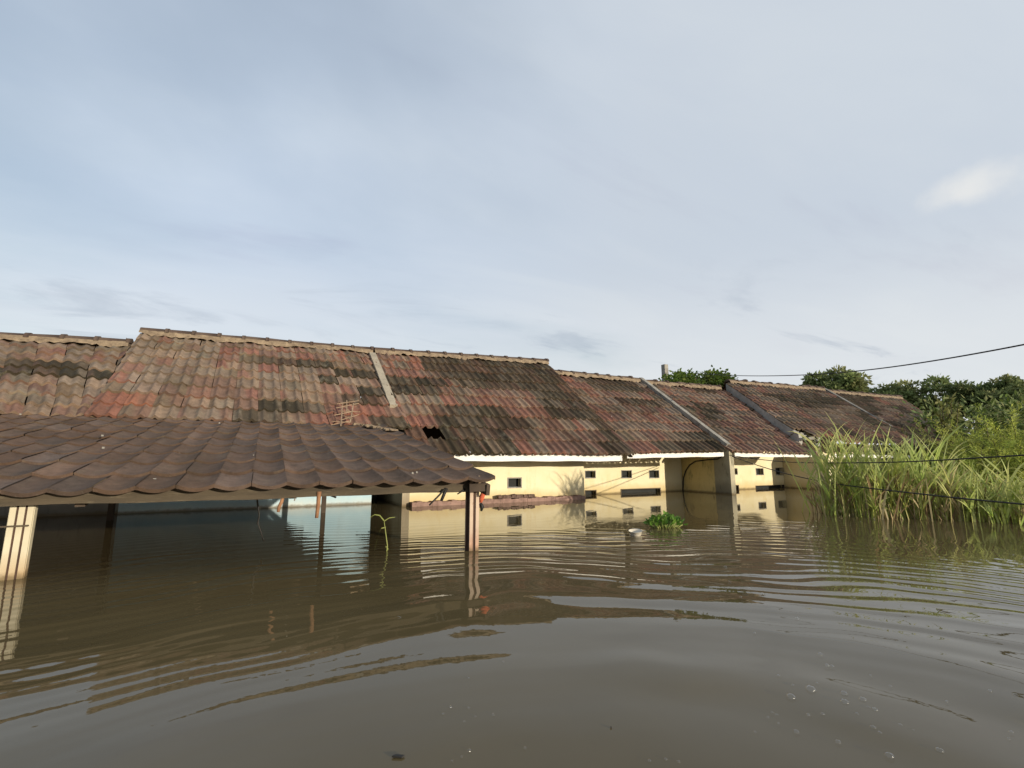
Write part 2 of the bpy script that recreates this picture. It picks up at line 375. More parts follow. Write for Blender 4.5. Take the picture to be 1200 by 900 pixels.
GREYB = (0.250, 0.182, 0.128); RED = (0.235, 0.106, 0.074); ORANGE = (0.275, 0.122, 0.078); BROWN = (0.200, 0.120, 0.085)
MOSS = (0.050, 0.038, 0.022); OLIVE = (0.165, 0.125, 0.083); PALE = (0.28, 0.205, 0.150); MAROON = (0.190, 0.102, 0.074)
def vary(c, rd, a=0.16):
    k = 1 + rd.uniform(-a, a); h = rd.uniform(-0.06, 0.06)
    return (c[0] * k * (1 + h), c[1] * k, c[2] * k * (1 - h))
def lerp3(a, b, t): return tuple(x + (y - x) * t for x, y in zip(a, b))
def palette(seed, weights_left, weights_right, moss_l, moss_r, fixed=None, sx=0.30, sy=0.75):
    """tile colours that run in patches along the courses"""
    def fn(i, j, nu, nv, rd):
        alts = [vary(c, rd) for c in (GREYB, BROWN, OLIVE, MAROON, GREYB, RED)]
        if fixed and (i - nu, j) in fixed: i = i - nu
        if fixed and (i, j) in fixed: return vary(fixed[(i, j)], rd, 0.10), lerp3(fixed[(i, j)], rd.choice(alts), 0.5)
        u = i / max(1, nu - 1)
        n = float(vnoise(np.array([i * sx + 3.7]), np.array([j * sy + 1.3]), seed)[0]) * 0.5 + 0.5
        n2 = float(vnoise(np.array([i * sx * 1.4 + 43.7]), np.array([j * sy + 31.3]), seed + 5)[0]) * 0.5 + 0.5
        mo = (lerp(moss_l, moss_r, u) - n + rd.uniform(-0.15, 0.15)) / 0.15 + 0.5
        mo = min(1, max(0, mo)) * rd.uniform(0.75, 1.0)
        wts = [lerp(a, b, u) for a, b in zip(weights_left, weights_right)]
        pals = [GREYB, RED, BROWN, OLIVE, PALE, MAROON]
        x = min(0.999, max(0.0, (n2 - 0.5) * 1.35 + 0.5 + rd.uniform(-0.30, 0.30))) * sum(wts)
        for c, wt in zip(pals, wts):
            if x < wt: break
            x -= wt
        c = lerp3(lerp3(vary(c, rd), vary(BROWN, rd), 0.22), vary(MOSS, rd, .3), mo)
        return c, lerp3(rd.choice(alts), MOSS, mo * rd.uniform(.5, 1))
    return fn

def ridge(parent, a, b, drop=0.05, seg_len=0.42, rad=0.082, seed=3, mortar=True, rough=0.0):
    a = Vector(a); b = Vector(b); n = max(1, round((b - a).length / seg_len)); rd = random.Random(seed)
    mb = MB(); d = (b - a).normalized()
    side = d.cross(Vector((0, 0, 1))).normalized()
    for i in range(n):
        p = lerp(a, b, i / n) + Vector((0, 0, rd.uniform(-1, 1) * (0.008 + rough))); q = lerp(a, b, (i + 1.05) / n) + Vector((0, 0, rd.uniform(-1, 1) * (0.008 + rough)))
        for (s0, s1, r) in ((0, 0.86, rad), (0.86, 1.0, rad * 1.2)):
            k = len(mb.v)
            for e, t in enumerate((s0, s1)):
                c = lerp(p, q, t)
                for m_ in range(9):
                    th = math.pi * m_ / 8
                    mb.v.append(tuple(c + side * math.cos(th) * r * 1.25 + Vector((0, 0, 1)) * (math.sin(th) * r)))
            for m_ in range(8):
                mb.f.append((k + m_, k + m_ + 1, k + 10 + m_, k + 9 + m_)); mb.mi.append(0); mb.sm.append(True)
            mb.f.append(tuple(k + m_ for m_ in range(9))); mb.mi.append(0); mb.sm.append(False)
            mb.f.append(tuple(k + 9 + m_ for m_ in range(9))[::-1]); mb.mi.append(0); mb.sm.append(False)
    rc = mb.build('ridge_cap', M_RIDGE, parent)
    if mortar:                                     # an uneven mortar bed under the caps, both sides
        mb = MB(); m = max(6, int((b - a).length / 0.06)); rows = []
        for i in range(m + 1):
            c = lerp(a, b, i / m); hgt = 0.035 + 0.03 * math.sin(i * 0.43 + seed) * rd.random() + rd.uniform(0, 0.035 + rough)
            ring = []
            for sgn in (1, -1):
                ring += [c + side * sgn * rad * 1.15 + Vector((0, 0, 0.025)), c + side * sgn * (rad * 1.5 + rd.uniform(0, 0.015)) - Vector((0, 0, hgt * 0.55)), c + side * sgn * (rad * 1.75) - Vector((0, 0, hgt + 0.02))]
            rows.append(ring)
        k = 0
        for ring in rows: mb.v += [tuple(p) for p in ring]
        for i in range(m):
            for o_ in (0, 3):
                for r_ in range(2):
                    A = i * 6 + o_ + r_; mb.f.append((A, A + 1, A + 7, A + 6)); mb.mi.append(0); mb.sm.append(True)
        mb.build('ridge_mortar', M_MORTAR, parent)
    return rc

# ------------------------------------------------------------------ walls with openings
GROUND = -1.9
def wall(parent, x0, x1, Y, z1, mat, holes=(), thick=0.14, name='wall', z0=GROUND):
    xs = sorted({x0, x1, *[h[0] for h in holes], *[h[1] for h in holes]}); zs = sorted({z0, z1, *[h[2] for h in holes], *[h[3] for h in holes]})
    xs = [x for x in xs if x0 <= x <= x1]; zs = [z for z in zs if z0 <= z <= z1]
    mb = MB()
    for i in range(len(xs) - 1):
        for j in range(len(zs) - 1):
            cx = (xs[i] + xs[i + 1]) / 2; cz = (zs[j] + zs[j + 1]) / 2
            if any(h[0] < cx < h[1] and h[2] < cz < h[3] for h in holes): continue
            a, b, c, d = xs[i], xs[i + 1], zs[j], zs[j + 1]
            mb.quad((a, Y, c), (b, Y, c), (b, Y, d), (a, Y, d)); mb.quad((b, Y + thick, c), (a, Y + thick, c), (a, Y + thick, d), (b, Y + thick, d))
    for (a, b, c, d) in holes:
        mb.quad((a, Y, c), (a, Y, d), (a, Y + thick, d), (a, Y + thick, c)); mb.quad((b, Y + thick, c), (b, Y + thick, d), (b, Y, d), (b, Y, c))
        mb.quad((a, Y, d), (b, Y, d), (b, Y + thick, d), (a, Y + thick, d)); mb.quad((a, Y + thick, c), (b, Y + thick, c), (b, Y, c), (a, Y, c))
    for x in (x0, x1): mb.quad((x, Y, z0), (x, Y, z1), (x, Y + thick, z1), (x, Y + thick, z0))
    mb.quad((x0, Y, z1), (x1, Y, z1), (x1, Y + thick, z1), (x0, Y + thick, z1))
    return mb.build(name, mat, parent)
def vent(parent, h, Y, mat, fr=0.016, name='vent'):
    a, b, c, d = h; mb = MB(); y0 = Y - 0.006; y1 = Y + 0.05
    mb.box(a - fr, a + 0.004, y0, y1, c - fr, d + fr); mb.box(b - 0.004, b + fr, y0, y1, c - fr, d + fr)
    mb.box(a + 0.004, b - 0.004, y0, y1, d - 0.004, d + fr); mb.box(a + 0.004, b - 0.004, y0, y1, c - fr, c + 0.004)
    mb.box(a + 0.004, b - 0.004, Y + 0.10, Y + 0.115, c + 0.004, d - 0.004, 1)  # near-black panel paints the unlit space behind the opening
    return mb.build(name, [mat, M_DARK], parent)
def hole_px(x0, y0, x1, y1, Y, bottom=None):
    a = at_y(x0, (y0 + y1) / 2, Y); b = at_y(x1, (y0 + y1) / 2, Y); t = at_y((x0 + x1) / 2, y0, Y).z
    bt = at_y((x0 + x1) / 2, y1, Y).z if bottom is None else bottom
    return (a.x, b.x, bt, t)
def fascia(parent, p, q, depth=0.025, hgt=0.13, mat=None, drop=0.0, wavy=True):
    """board under the tile ends whose top edge follows the rolls"""
    p = Vector(p); q = Vector(q); n = int((q - p).length / 0.02); mb = MB(); V = []
    for i in range(n + 1):
        c = lerp(p, q, i / n); s = abs((((c.x) / 0.16) % 1.0) - 0.5) * 2
        top = c + Vector((0, 0, 0.012 * (s - 0.5) if wavy else 0)); bot = c - Vector((0, 0, hgt + 0.004 * math.sin(i * 0.13)))
        V.append((top, bot))
    y = Vector((0, depth, 0))
    for i in range(n):
        (t0, b0), (t1, b1) = V[i], V[i + 1]
        mb.quad(b0, b1, t1, t0); mb.quad(b1 + y, b0 + y, t0 + y, t1 + y); mb.quad(b0, b0 + y, b1 + y, b1); mb.quad(t0, t1, t1 + y, t0 + y)
    for (t, b) in (V[0], V[-1]): mb.quad(t, b, b + y, t + y)
    return mb.build('fascia_board', mat or M_FASCIA, parent)

HG = 'row houses standing flooded to the eaves'
# --- house with the lower roof at the far left
h1 = empty('row_house', (-4.0, 8.2, 0), 'flooded house at the row\'s left end with lower grey brown tiled roof', 'house', HG)
e0 = at_y(-330, 472, 7.5); e1 = at_y(148, 493, 7.5); r0 = at_y(-330, 382, 10.3); r1 = at_y(172, 408, 10.3)
fx = {(-i, j): MOSS for i, j in ((6, 4), (5, 4), (4, 4), (3, 4), (2, 4), (5, 5), (4, 5), (3, 5), (6, 3))}
tiled_roof('roof', e0, e1, r1, r0, 0.30, 0.40, 0.040, 0.034, prof_wave, palette(21, (5, 0.3, 2, 2.6, 1.6, 0.2), (5, 0.5, 2, 2.6, 1.2, 0.3), 0.10, 0.08, fx), M_TILE, h1, seed=21,
           back=(r0 + Vector((0, 3.6, -2.2)), r1 + Vector((0, 3.6, -2.2))), jit=0.008)
ridge(h1, r0 + Vector((0, 0, 0.06)), at_y(153, 403, 10.3), seed=4)
wall(h1, e0.x + 0.2, at_y(139, 590, 8.25).x, 8.25, e1.z + 0.22, M_GREYW)
mb = MB(); p = at_y(152, 401, 10.25)
mb.hexa([p + Vector(v) for v in ((-0.06, -0.05, -0.14), (0.10, -0.05, -0.16), (0.10, 0.1, -0.16), (-0.06, 0.1, -0.14))], [p + Vector(v) for v in ((-0.05, -0.03, 0.07), (0.02, -0.03, -0.04), (0.02, 0.06, -0.04), (-0.05, 0.06, 0.07))])
mb.build('ridge_end_tile', M_DARKWOOD, h1)

# --- house with the carport: pale blue wall
h2 = empty('row_house', (0.0, 8.2, 0), 'flooded house with pale blue wall and high grey and red tiled roof behind the carport', 'house', HG)
YB = 8.2
e0 = at_y(100, 488, 7.45); e1 = at_y(482, 503, 7.45); r0 = at_y(164, 392, 10.4); r1 = at_y(437, 414, 10.4)
fx2 = {(1, 1): ORANGE, (0, 1): RED, (0, 0): RED, (8, 0): RED, (9, 0): RED, (10, 0): RED, (11, 1): RED, (10, 1): RED, (9, 1): RED, (6, 5): RED,
       (8, 6): MOSS, (9, 6): MOSS, (13, 0): RED, (12, 0): MOSS, (12, 3): MOSS, (11, 3): MOSS, (10, 5): MOSS, (9, 4): MOSS, (13, 2): MOSS, (8, 7): RED}
r2o, P2, n2 = tiled_roof('roof', e0, e1, r1, r0, 0.32, 0.385, 0.046, 0.034, prof_roll, palette(33, (6, 0.4, 2.2, 2.6, 1.6, 0.1), (4, 1.6, 2, 2.2, 0.7, 0.8), 0.02, 0.30, fx2), M_TILE, h2, seed=22,
           back=(r0 + Vector((0, 3.6, -2.2)), r1 + Vector((0, 3.6, -2.2))))
ridge(h2, at_y(165, 389, 10.4), at_y(436, 411.5, 10.4), seed=5)
# rake: the stepped end of the higher roof
mb = MB()
for t in range(8):
    a = P2(0, t / 8); b = P2(0, (t + 1) / 8)
    mb.hexa([a + Vector((0.012, 0, -0.26)), a + Vector((0.10, 0, -0.26)), b + Vector((0.10, 0, -0.26)), b + Vector((0.012, 0, -0.26))],
            [a + Vector((0.012, 0, -0.02)), a + Vector((0.10, 0, -0.02)), b + Vector((0.10, 0, -0.02)), b + Vector((0.012, 0, -0.02))])
mb.build('gable_edge', M_MORTAR, h2)
xb0 = at_y(139, 590, YB).x + 0.003; xb1 = at_y(435, 590, YB).x
hv = hole_px(337, 559, 360, 567, YB)
wall(h2, xb0, xb1, YB, 1.02, M_BLUE, [hv])
vent(h2, hv, YB, M_BLUE)
mb = MB(); mb.box(xb0, xb1, YB + 0.01, YB + 0.12, 1.023, 1.42); mb.build('upper_wall', mottled('bare_tan_board', (0.42, 0.31, 0.20), (0.33, 0.24, 0.15), 3), h2)
xj0 = at_y(471, 590, 7.5).x; xj1 = at_y(480, 590, 7.5).x
mb = MB(); mb.box(xb1 + 0.003, xj0 + 0.5, 9.4, 9.5, GROUND, 1.4); mb.build('dark_recess_back', M_RECESS, h2)  # back wall of the recess, coloured dark to stand for its shade
mb = MB(); mb.box(xb1 - 0.14, xb1, YB + 0.143, 9.4, GROUND, 1.4); mb.build('door_reveal', M_RECESS, h2)

# --- house with the long yellow front
h3 = empty('row_house', (5.5, 7.5, 0), 'flooded house with long cream yellow front, red and mossy black tiled roof', 'house', HG)
YC1 = 7.52; YC2 = 8.32
E3 = 6.88
e0 = at_y(484, 533, E3); e1 = at_y(742, 533.5, E3 - 0.03); r0 = at_y(438, 414, 10.4); r1 = at_y(641, 427, 10.6)
moss3 = {}
tiled_roof('roof', e0, e1, r1, r0, 0.315, 0.43, 0.058, 0.036, prof_roll,
           palette(52, (3, 4.5, 1.0, 1.8, 0.5, 2.0), (2.0, 3.5, 2.0, 1.8, 0.2, 2.5), 0.38, 0.66, {(0, 2): RED, (1, 2): RED, (2, 2): MOSS, (3, 2): MOSS, (4, 2): MOSS, (2, 0): MOSS, (3, 0): MOSS, (2, 1): MOSS, (4, 0): MOSS, (6, 0): RED, (5, 0): MOSS, (9, 0): MAROON}), M_TILE, h3, seed=23,
           back=(r0 + Vector((0, 3.6, -2.2)), r1 + Vector((0, 3.6, -2.2))), skip={(1, 1)})
ridge(h3, at_y(438, 411.5, 10.4), at_y(640, 424.5, 10.6), seed=6)
# lower right part of the same roof
f0 = at_y(700, 532.5, E3 + 0.12); f1 = at_y(850, 529, E3 + 0.07); s0 = at_y(610, 436, 10.3); s1 = at_y(751, 448.5, 10.3)
tiled_roof('roof', f0, f1, s1, s0, 0.315, 0.43, 0.058, 0.036, prof_roll,
           palette(61, (3, 3.5, 1.4, 1.8, 0.3, 2.6), (3, 3.0, 1.8, 1.8, 0.3, 2.6), 0.50, 0.60), M_TILE, h3, seed=24,
           back=(s0 + Vector((0, 3.6, -2.2)), s1 + Vector((0, 3.6, -2.2))))
ridge(h3, at_y(640, 435.5, 10.3), at_y(751, 446, 10.3), seed=7, rough=0.01)
mb = MB()                                   # stepped gable edge between the two slopes
for t in range(8):
    a = lerp(e1, r1, t / 8); b = lerp(e1, r1, (t + 1) / 8)
    da, db = -0.04 - 0.30 * t / 8, -0.04 - 0.30 * (t + 1) / 8
    mb.hexa([a + Vector((-0.10, 0, da)), a + Vector((-0.012, 0, da)), b + Vector((-0.012, 0, db)), b + Vector((-0.10, 0, db))],
            [a + Vector((-0.10, 0, -0.015)), a + Vector((-0.012, 0, -0.015)), b + Vector((-0.012, 0, -0.015)), b + Vector((-0.10, 0, -0.015))])
mb.build('gable_edge', M_TILE_OLD, h3)
# white cement rib between the two houses
mb = MB(); a = at_y(436, 418, 10.25); b = at_y(461, 481, 8.05)
for t in range(6):
    p = lerp(a, b, t / 6); q = lerp(a, b, (t + 0.985) / 6)
    p = p + Vector((random.uniform(-.006, .006), 0, random.uniform(-.006, .01)))
    mb.bar(p + Vector((0, 0, 0.05)), q + Vector((0, 0, 0.05)), 0.13, 0.10)
mb.build('roof_rib', mottled('pale_cement', (0.38, 0.33, 0.25), (0.27, 0.235, 0.18), 5, 0.95, 0.6, 30, dirt=(0.16, 0.13, 0.10)), h3)
pC1 = at_y(497, 532.5, E3 + 0.03); pC2 = at_y(729, 534, E3 + 0.02)
pC1.z = pC2.z = (pC1.z + pC2.z) / 2 + 0.012
fascia(h3, pC1, pC2, hgt=0.112)
q1 = at_y(735, 531.5, E3 + 0.14); q2 = at_y(848, 530, E3 + 0.11)
fascia(h3, q1, q2, hgt=0.088)
xc0 = xj1; xc1 = at_y(685, 585, YC1).x
hA = hole_px(595.5, 560.5, 610.5, 571, YC1)
wall(h3, xc0, xc1, YC1, pC1.z + 0.03, M_YELLOW, [hA]); vent(h3, hA, YC1, M_CONC)
mb = MB(); mb.box(xc1 - 0.14, xc1 - 0.003, YC1 + 0.143, YC2 - 0.003, GROUND, pC1.z + 0.03); mb.build('side_wall', M_YELLOW, h3)
mb = MB(); mb.box(xj0, xj1 - 0.003, YC1 - 0.02, 9.397, GROUND, pC1.z + 0.03); mb.build('door_jamb', M_JAMB, h3)
# pink washed ledge along the foot of the wall
mb = MB(); xl1 = at_y(686, 585, YC1 - 0.16).x; n = 40
for i in range(n):
    a = lerp(xc0 + 0.002, xl1, i / n); b = lerp(xc0 + 0.002, xl1, (i + 1) / n); t = 0.065 + 0.008 * math.sin(i * 1.7) + random.uniform(-.004, .004)
    k = 0.006 * math.sin(i * 0.9)
    mb.box(a, b, YC1 - 0.16 + k, YC1 - 0.003, -0.4, t)
mb.build('ledge', M_CURB, h3)
xd1 = at_y(800.5, 577, YC2).x
hB = [hole_px(686, 552, 697.5, 560, YC2), hole_px(728.5, 551.5, 740, 560, YC2), hole_px(761, 551.5, 772, 560, YC2)]
hW = [hole_px(686, 575, 698.5, 590, YC2, -0.5), hole_px(728, 573, 774, 590, YC2, -0.8)]
# wood lintels/windows that only just clear the water
wall(h3, xc1 - 0.3, xd1, YC2, 1.25, M_YELLOW, hB + hW)
for h in hB: vent(h3, h, YC2, M_CONC, 0.012)
for h in hW: vent(h3, h, YC2, M_WOOD, 0.014, 'window')
# party wall with its mould blackened end pillar
XP = xd1
zt = lambda Y: lerp(f1.z, s1.z, (Y - f1.y) / (s1.y - f1.y)) - 0.05
mb = MB(); yt = at_y(848, 582, 7.1).y
YT = 7.04
Yb = 8.35
mb.hexa([(XP + 0.003, YT + 0.35, GROUND), (XP + 0.12, YT + 0.35, GROUND), (XP + 0.12, Yb, GROUND), (XP + 0.003, Yb, GROUND)],
        [(XP + 0.003, YT + 0.35, zt(YT + 0.35) - .06), (XP + 0.12, YT + 0.35, zt(YT + 0.35) - .06), (XP + 0.12, Yb, zt(Yb) - .06), (XP + 0.003, Yb, zt(Yb) - .06)])
mb.build('party_wall', M_PARTY, h3)
mb = MB(); mb.box(XP - 0.008, XP + 0.13, YT - 0.06, YT + 0.347, GROUND, at_y(853, 527, YT).z + 0.005)
mb.build('pillar', M_MOULD, h3)
mb = MB(); a = at_y(751, 446, 10.28); b = at_y(853.5, 525, YT + 0.02)
for t in range(9):
    p = lerp(a, b, t / 9); q = lerp(a, b, (t + 1.0) / 9)
    mb.bar(p + Vector((0, 0, 0.045 + random.uniform(-.006, .006))), q + Vector((0, 0, 0.045)), 0.10, 0.10)
mb.build('roof_rib', M_CONC, h3)

# --- next house
h4 = empty('row_house', (10.0, 8.1, 0), 'flooded house with even brown red roof between the thin rib and the raised grey gable', 'house', HG)
e0 = at_y(857, 529.5, E3 + 0.02); e1 = at_y(957, 533, E3 - 0.02); r0 = at_y(752, 449.5, 10.3); r1 = at_y(857, 459.5, 10.25)
fx4 = {}
for (i, j) in ((1, 5), (2, 5), (3, 5), (2, 6), (3, 6), (1, 4), (2, 4), (1, 3)): fx4[(i, j)] = MOSS
for (i, j) in ((7, 4), (6, 6)): fx4[(i, j)] = ORANGE
tiled_roof('roof', e0, e1, r1, r0, 0.42, 0.40, 0.070, 0.034, prof_roll, palette(71, (2, 1.6, 5, 1.2, 0.2, 2.4), (2.4, 1.6, 5, 1.4, 0.2, 2.2), 0.14, 0.14, fx4), M_TILE, h4, seed=25,
           back=(r0 + Vector((0, 3.6, -2.2)), r1 + Vector((0, 3.6, -2.2))))
ridge(h4, at_y(754, 447.5, 10.3), at_y(842, 454.5, 10.25), seed=8, rough=0.012, rad=0.075)
fascia(h4, at_y(861, 530.5, E3 + 0.05), at_y(951, 531.5, E3 + 0.03), hgt=0.085)
YD = 8.12
xe0 = XP + 0.123; xe1 = at_y(920, 576, YD).x
hD = [hole_px(859, 549, 864, 556, YD), hole_px(886, 549, 894.5, 556.5, YD), hole_px(909, 548.5, 918, 556.5, YD)]
hE = [hole_px(859.5, 569, 866, 590, YD, -0.5), hole_px(886.5, 569, 919.5, 590, YD, -0.7)]
wall(h4, xe0, xe1, YD, 1.2, M_YELLOW, hD + hE)
for h in hD: vent(h4, h, YD, M_CONC, 0.010)
for h in hE: vent(h4, h, YD, M_DARKWOOD, 0.012, 'window')
YT2 = 7.0
def party(parent, X, Yf, Yb, z_f, z_b, mat, wdt=0.13):
    mb = MB()
    mb.hexa([(X, Yf, GROUND), (X + wdt, Yf, GROUND), (X + wdt, Yb, GROUND), (X, Yb, GROUND)], [(X, Yf, z_f), (X + wdt, Yf, z_f), (X + wdt, Yb, z_b), (X, Yb, z_b)])
    return mb.build('party_wall', mat, parent)
party(h4, xe1 + 0.003, 6.95, 8.3, 0.80, 1.35, M_YELLOW)

# --- house with the raised grey gable
h5 = empty('row_house', (13.5, 8.1, 0), 'flooded house with raised grey gable and olive brown roof behind the cane grass', 'house', HG)
e0 = at_y(952, 519, 6.8); e1 = at_y(1076, 522, 6.8); r0 = at_y(851, 449.5, 10.2); r1 = at_y(964, 458, 10.2)
sk = {(0, 0), (1, 0), (0, 1), (2, 0)}
fx5 = {(2, 1): RED, (3, 1): MAROON, (3, 0): RED, (4, 0): RED, (1, 2): BROWN, (6, 1): MAROON, (7, 1): MAROON, (6, 2): MAROON, (8, 1): RED}
r5o, P5, n5 = tiled_roof('roof', e0, e1, r1, r0, 0.42, 0.40, 0.070, 0.034, prof_roll, palette(83, (1.2, 0.1, 1.6, 6, 0.5, 0.2), (1, 0.1, 1.6, 6, 0.3, 0.2), 0.40, 0.52, fx5), M_TILE_OLD, h5, seed=26, skip=sk, jit=0.01,
           back=(r0 + Vector((0, 3.6, -2.2)), r1 + Vector((0, 3.6, -2.2))))
ridge(h5, at_y(852, 447, 10.2), at_y(963, 456, 10.2), seed=9, rough=0.03, rad=0.08)
mb = MB(); n = 10
for t in range(n):
    a = P5(0, 0.02 + t / n * 0.98); b = P5(0, 0.02 + (t + 1) / n * 0.98)
    if t < 1: continue
    mb.hexa([a + Vector((-0.02, 0, -0.42)), a + Vector((0.11, 0, -0.42)), b + Vector((0.11, 0, -0.42)), b + Vector((-0.02, 0, -0.42))],
            [a + Vector((-0.02, 0, -0.01)), a + Vector((0.11, 0, -0.01)), b + Vector((0.11, 0, -0.01)), b + Vector((-0.02, 0, -0.01))])
mb.build('gable_wall', mottled('pale_grey_render', (0.40, 0.385, 0.35), (0.28, 0.27, 0.245), 3, 0.95, 0.5, 40, dirt=(0.10, 0.09, 0.08)), h5)
mb = MB()
for i in range(14):                           # broken mortar and tile stubs along the damaged corner
    mb = MB(); p = P5(random.uniform(0.0, 0.16), random.uniform(0.02, 0.20)) + Vector((0, 0, -0.09)); s = random.uniform(0.03, 0.08)
    d = [Vector((random.uniform(-s, s), random.uniform(-s, s), random.uniform(-s * .4, s * .4))) for _ in range(8)]
    q = [Vector(v) * s for v in ((-1, -1, -.5), (1, -1, -.5), (1, 1, -.5), (-1, 1, -.5), (-1, -1, .5), (1, -1, .5), (1, 1, .5), (-1, 1, .5))]
    mb.hexa([p + q[k] + d[k] * .5 for k in range(4)], [p + q[k] + d[k] * .5 for k in range(4, 8)])
    mb.build('mortar_chunk', M_CONC, h5)
fascia(h5, at_y(975, 532, 6.95), at_y(1066, 534, 6.95), hgt=0.075)
YE = 8.1
wall(h5, xe1 + 0.136, at_y(1066, 575, YE).x, YE, 1.2, M_YELLOW)
party(h5, at_y(1066, 575, YE).x + .003, 7.0, 8.3, 0.84, 1.3, M_PARTY)
mb = MB(); a = at_y(964, 456.5, 10.28); b = at_y(1066, 515, 7.6)
for t in range(8):
    p = lerp(a, b, t / 8); q = lerp(a, b, (t + 1.0) / 8); mb.bar(p + Vector((0, 0, 0.04)), q + Vector((0, 0, 0.04)), 0.12, 0.11)
mb.build('roof_rib', M_CONC_D, h5)  # dark grey puts the rib's shadow side into its colour
# --- last house, half hidden by the bushes
h6 = empty('row_house', (20.0, 8.1, 0), 'last flooded house of the row with dark roof running into the bushes', 'house', HG)
e0 = at_y(1078, 528, 6.9); e1 = at_y(1150, 532, 6.9); r0 = at_y(965, 460, 10.3); r1 = at_y(1056, 468, 10.3)
tiled_roof('roof', e0, e1, r1, r0, 0.42, 0.40, 0.070, 0.034, prof_roll, palette(97, (0.8, 0.1, 1.8, 6, 0.2, 0.2), (0.8, 0.1, 1.8, 6, 0.1, 0.2), 0.55, 0.60), M_TILE_OLD, h6, seed=27, jit=0.01,
           back=(r0 + Vector((0, 3.6, -2.2)), r1 + Vector((0, 3.6, -2.2))))
ridge(h6, at_y(965, 458, 10.3), at_y(1054, 466, 10.3), seed=10, rough=0.02, rad=0.08)
wall(h6, at_y(1066, 575, YE).x + .136, at_y(1130, 570, YE).x, YE, 1.2, M_YELLOW)

# ------------------------------------------------------------------ carport
cp = empty('carport', (0.2, 4.0, 0), 'open carport with brown dished tile roof on flooded posts in front of the blue wall', 'carport')
cA = at_y(579, 563, 3.48); cB = at_y(446, 499, 7.6)
cD = Vector((-3.9, 4.05, 0.46)); d = at_y(0, 581, 3.86); cD.z = cA.z + (d.z - cA.z) * (cA.x + 3.9) / (cA.x - d.x); cD.y = cA.y + (d.y - cA.y) * (cA.x + 3.9) / (cA.x - d.x)
e = at_y(0, 486, 7.6); cE = Vector((-3.9, 7.6, e.z))
def carcol(i, j, nu, nv, rd):
    c = vary(lerp(Vector((0.116, 0.075, 0.052)), Vector((0.156, 0.103, 0.075)), rd.random()), rd, 0.16)
    return c, vary(c, rd, .2)
tiled_roof('roof', cA if False else cD, cA, cB, cE, 0.212, 0.40, 0.031, 0.017, prof_dish, carcol, M_CARPORT, cp, nseg=14, jit=0.003, seed=31, sagm=0.006)
# ceiling timbers
cn = ((cA - cD).cross(cE - cD)).normalized()
PC = lambda u, v: lerp(lerp(cD, cA, u), lerp(cE, cB, u), v)
mb = MB(); gu = [0.004 + 0.98 * k / 12 for k in range(13)]; gv = [0.03 + 0.967 * k / 12 for k in range(13)]
for a_, b_ in zip(gu[:-1], gu[1:]):
    for c_, d_ in zip(gv[:-1], gv[1:]):
        for o_ in (0.020, 0.028): mb.quad(PC(a_, c_) - cn * o_, PC(b_, c_) - cn * o_, PC(b_, d_) - cn * o_, PC(a_, d_) - cn * o_)
mb.build('light_block_underlay', mottled('pale_bounce_board', (0.26, 0.20, 0.13), (0.17, 0.13, 0.09), 3), cp)  # sheet added to stop sun through the tile seams, pale to bounce light
for u in (0.08, 0.30, 0.52, 0.74, 0.955):
    mb = MB(); mb.bar(PC(u, 0.035) - cn * 0.085, PC(u, 0.99) - cn * 0.085, 0.05, 0.07); mb.build('rafter', M_DARKWOOD, cp)
mb = MB()
for j in range(10):
    mb.bar(PC(0.005, 0.03 + j * 0.104) - cn * 0.045, PC(0.985, 0.03 + j * 0.104) - cn * 0.045, 0.03, 0.022)
mb.build('battens', M_DARKWOOD, cp)
bl = at_y(-150, 588.5, 3.98); br = at_y(549, 569.5, 3.62); bm = at_y(250, 580, 3.80)
mb = MB(); n = 26; pts = []
for i in range(n + 1):
    t = i / n; p = lerp(bl, br, t); p.z += 0.004 * math.sin(t * 9) + 0.003 * math.sin(t * 31); pts.append(p)
for i in range(n):
    p, q = pts[i], pts[i + 1]; hh = Vector((0, 0, 0.047)); y = Vector((0, 0.045, 0))
    mb.hexa([p - hh, q - hh, q - hh + y, p - hh + y], [p + hh, q + hh, q + hh + y, p + hh + y])
mb.build('beam', mottled('grey_beam_wood', (0.098, 0.076, 0.050), (0.060, 0.048, 0.034), 5, 0.9, 0.5, 30, (0.35, 3, 3), dirt=(0.20, 0.165, 0.11)), cp)
mb = MB(); a = PC(0.993, 0.0) - Vector((0, -0.02, 0.075)); b = PC(0.993, 1.0) - Vector((0, 0, 0.075)); mb.bar(a, b, 0.03, 0.085); mb.build('rake_board', M_DARKWOOD, cp)
mb = MB(); a = at_y(549.5, 571.5, 3.60); b = at_y(571, 570.5, 3.56); mb.bar(a, b, 0.10, 0.062); mb.build('beam_end', M_DARKWOOD, cp)

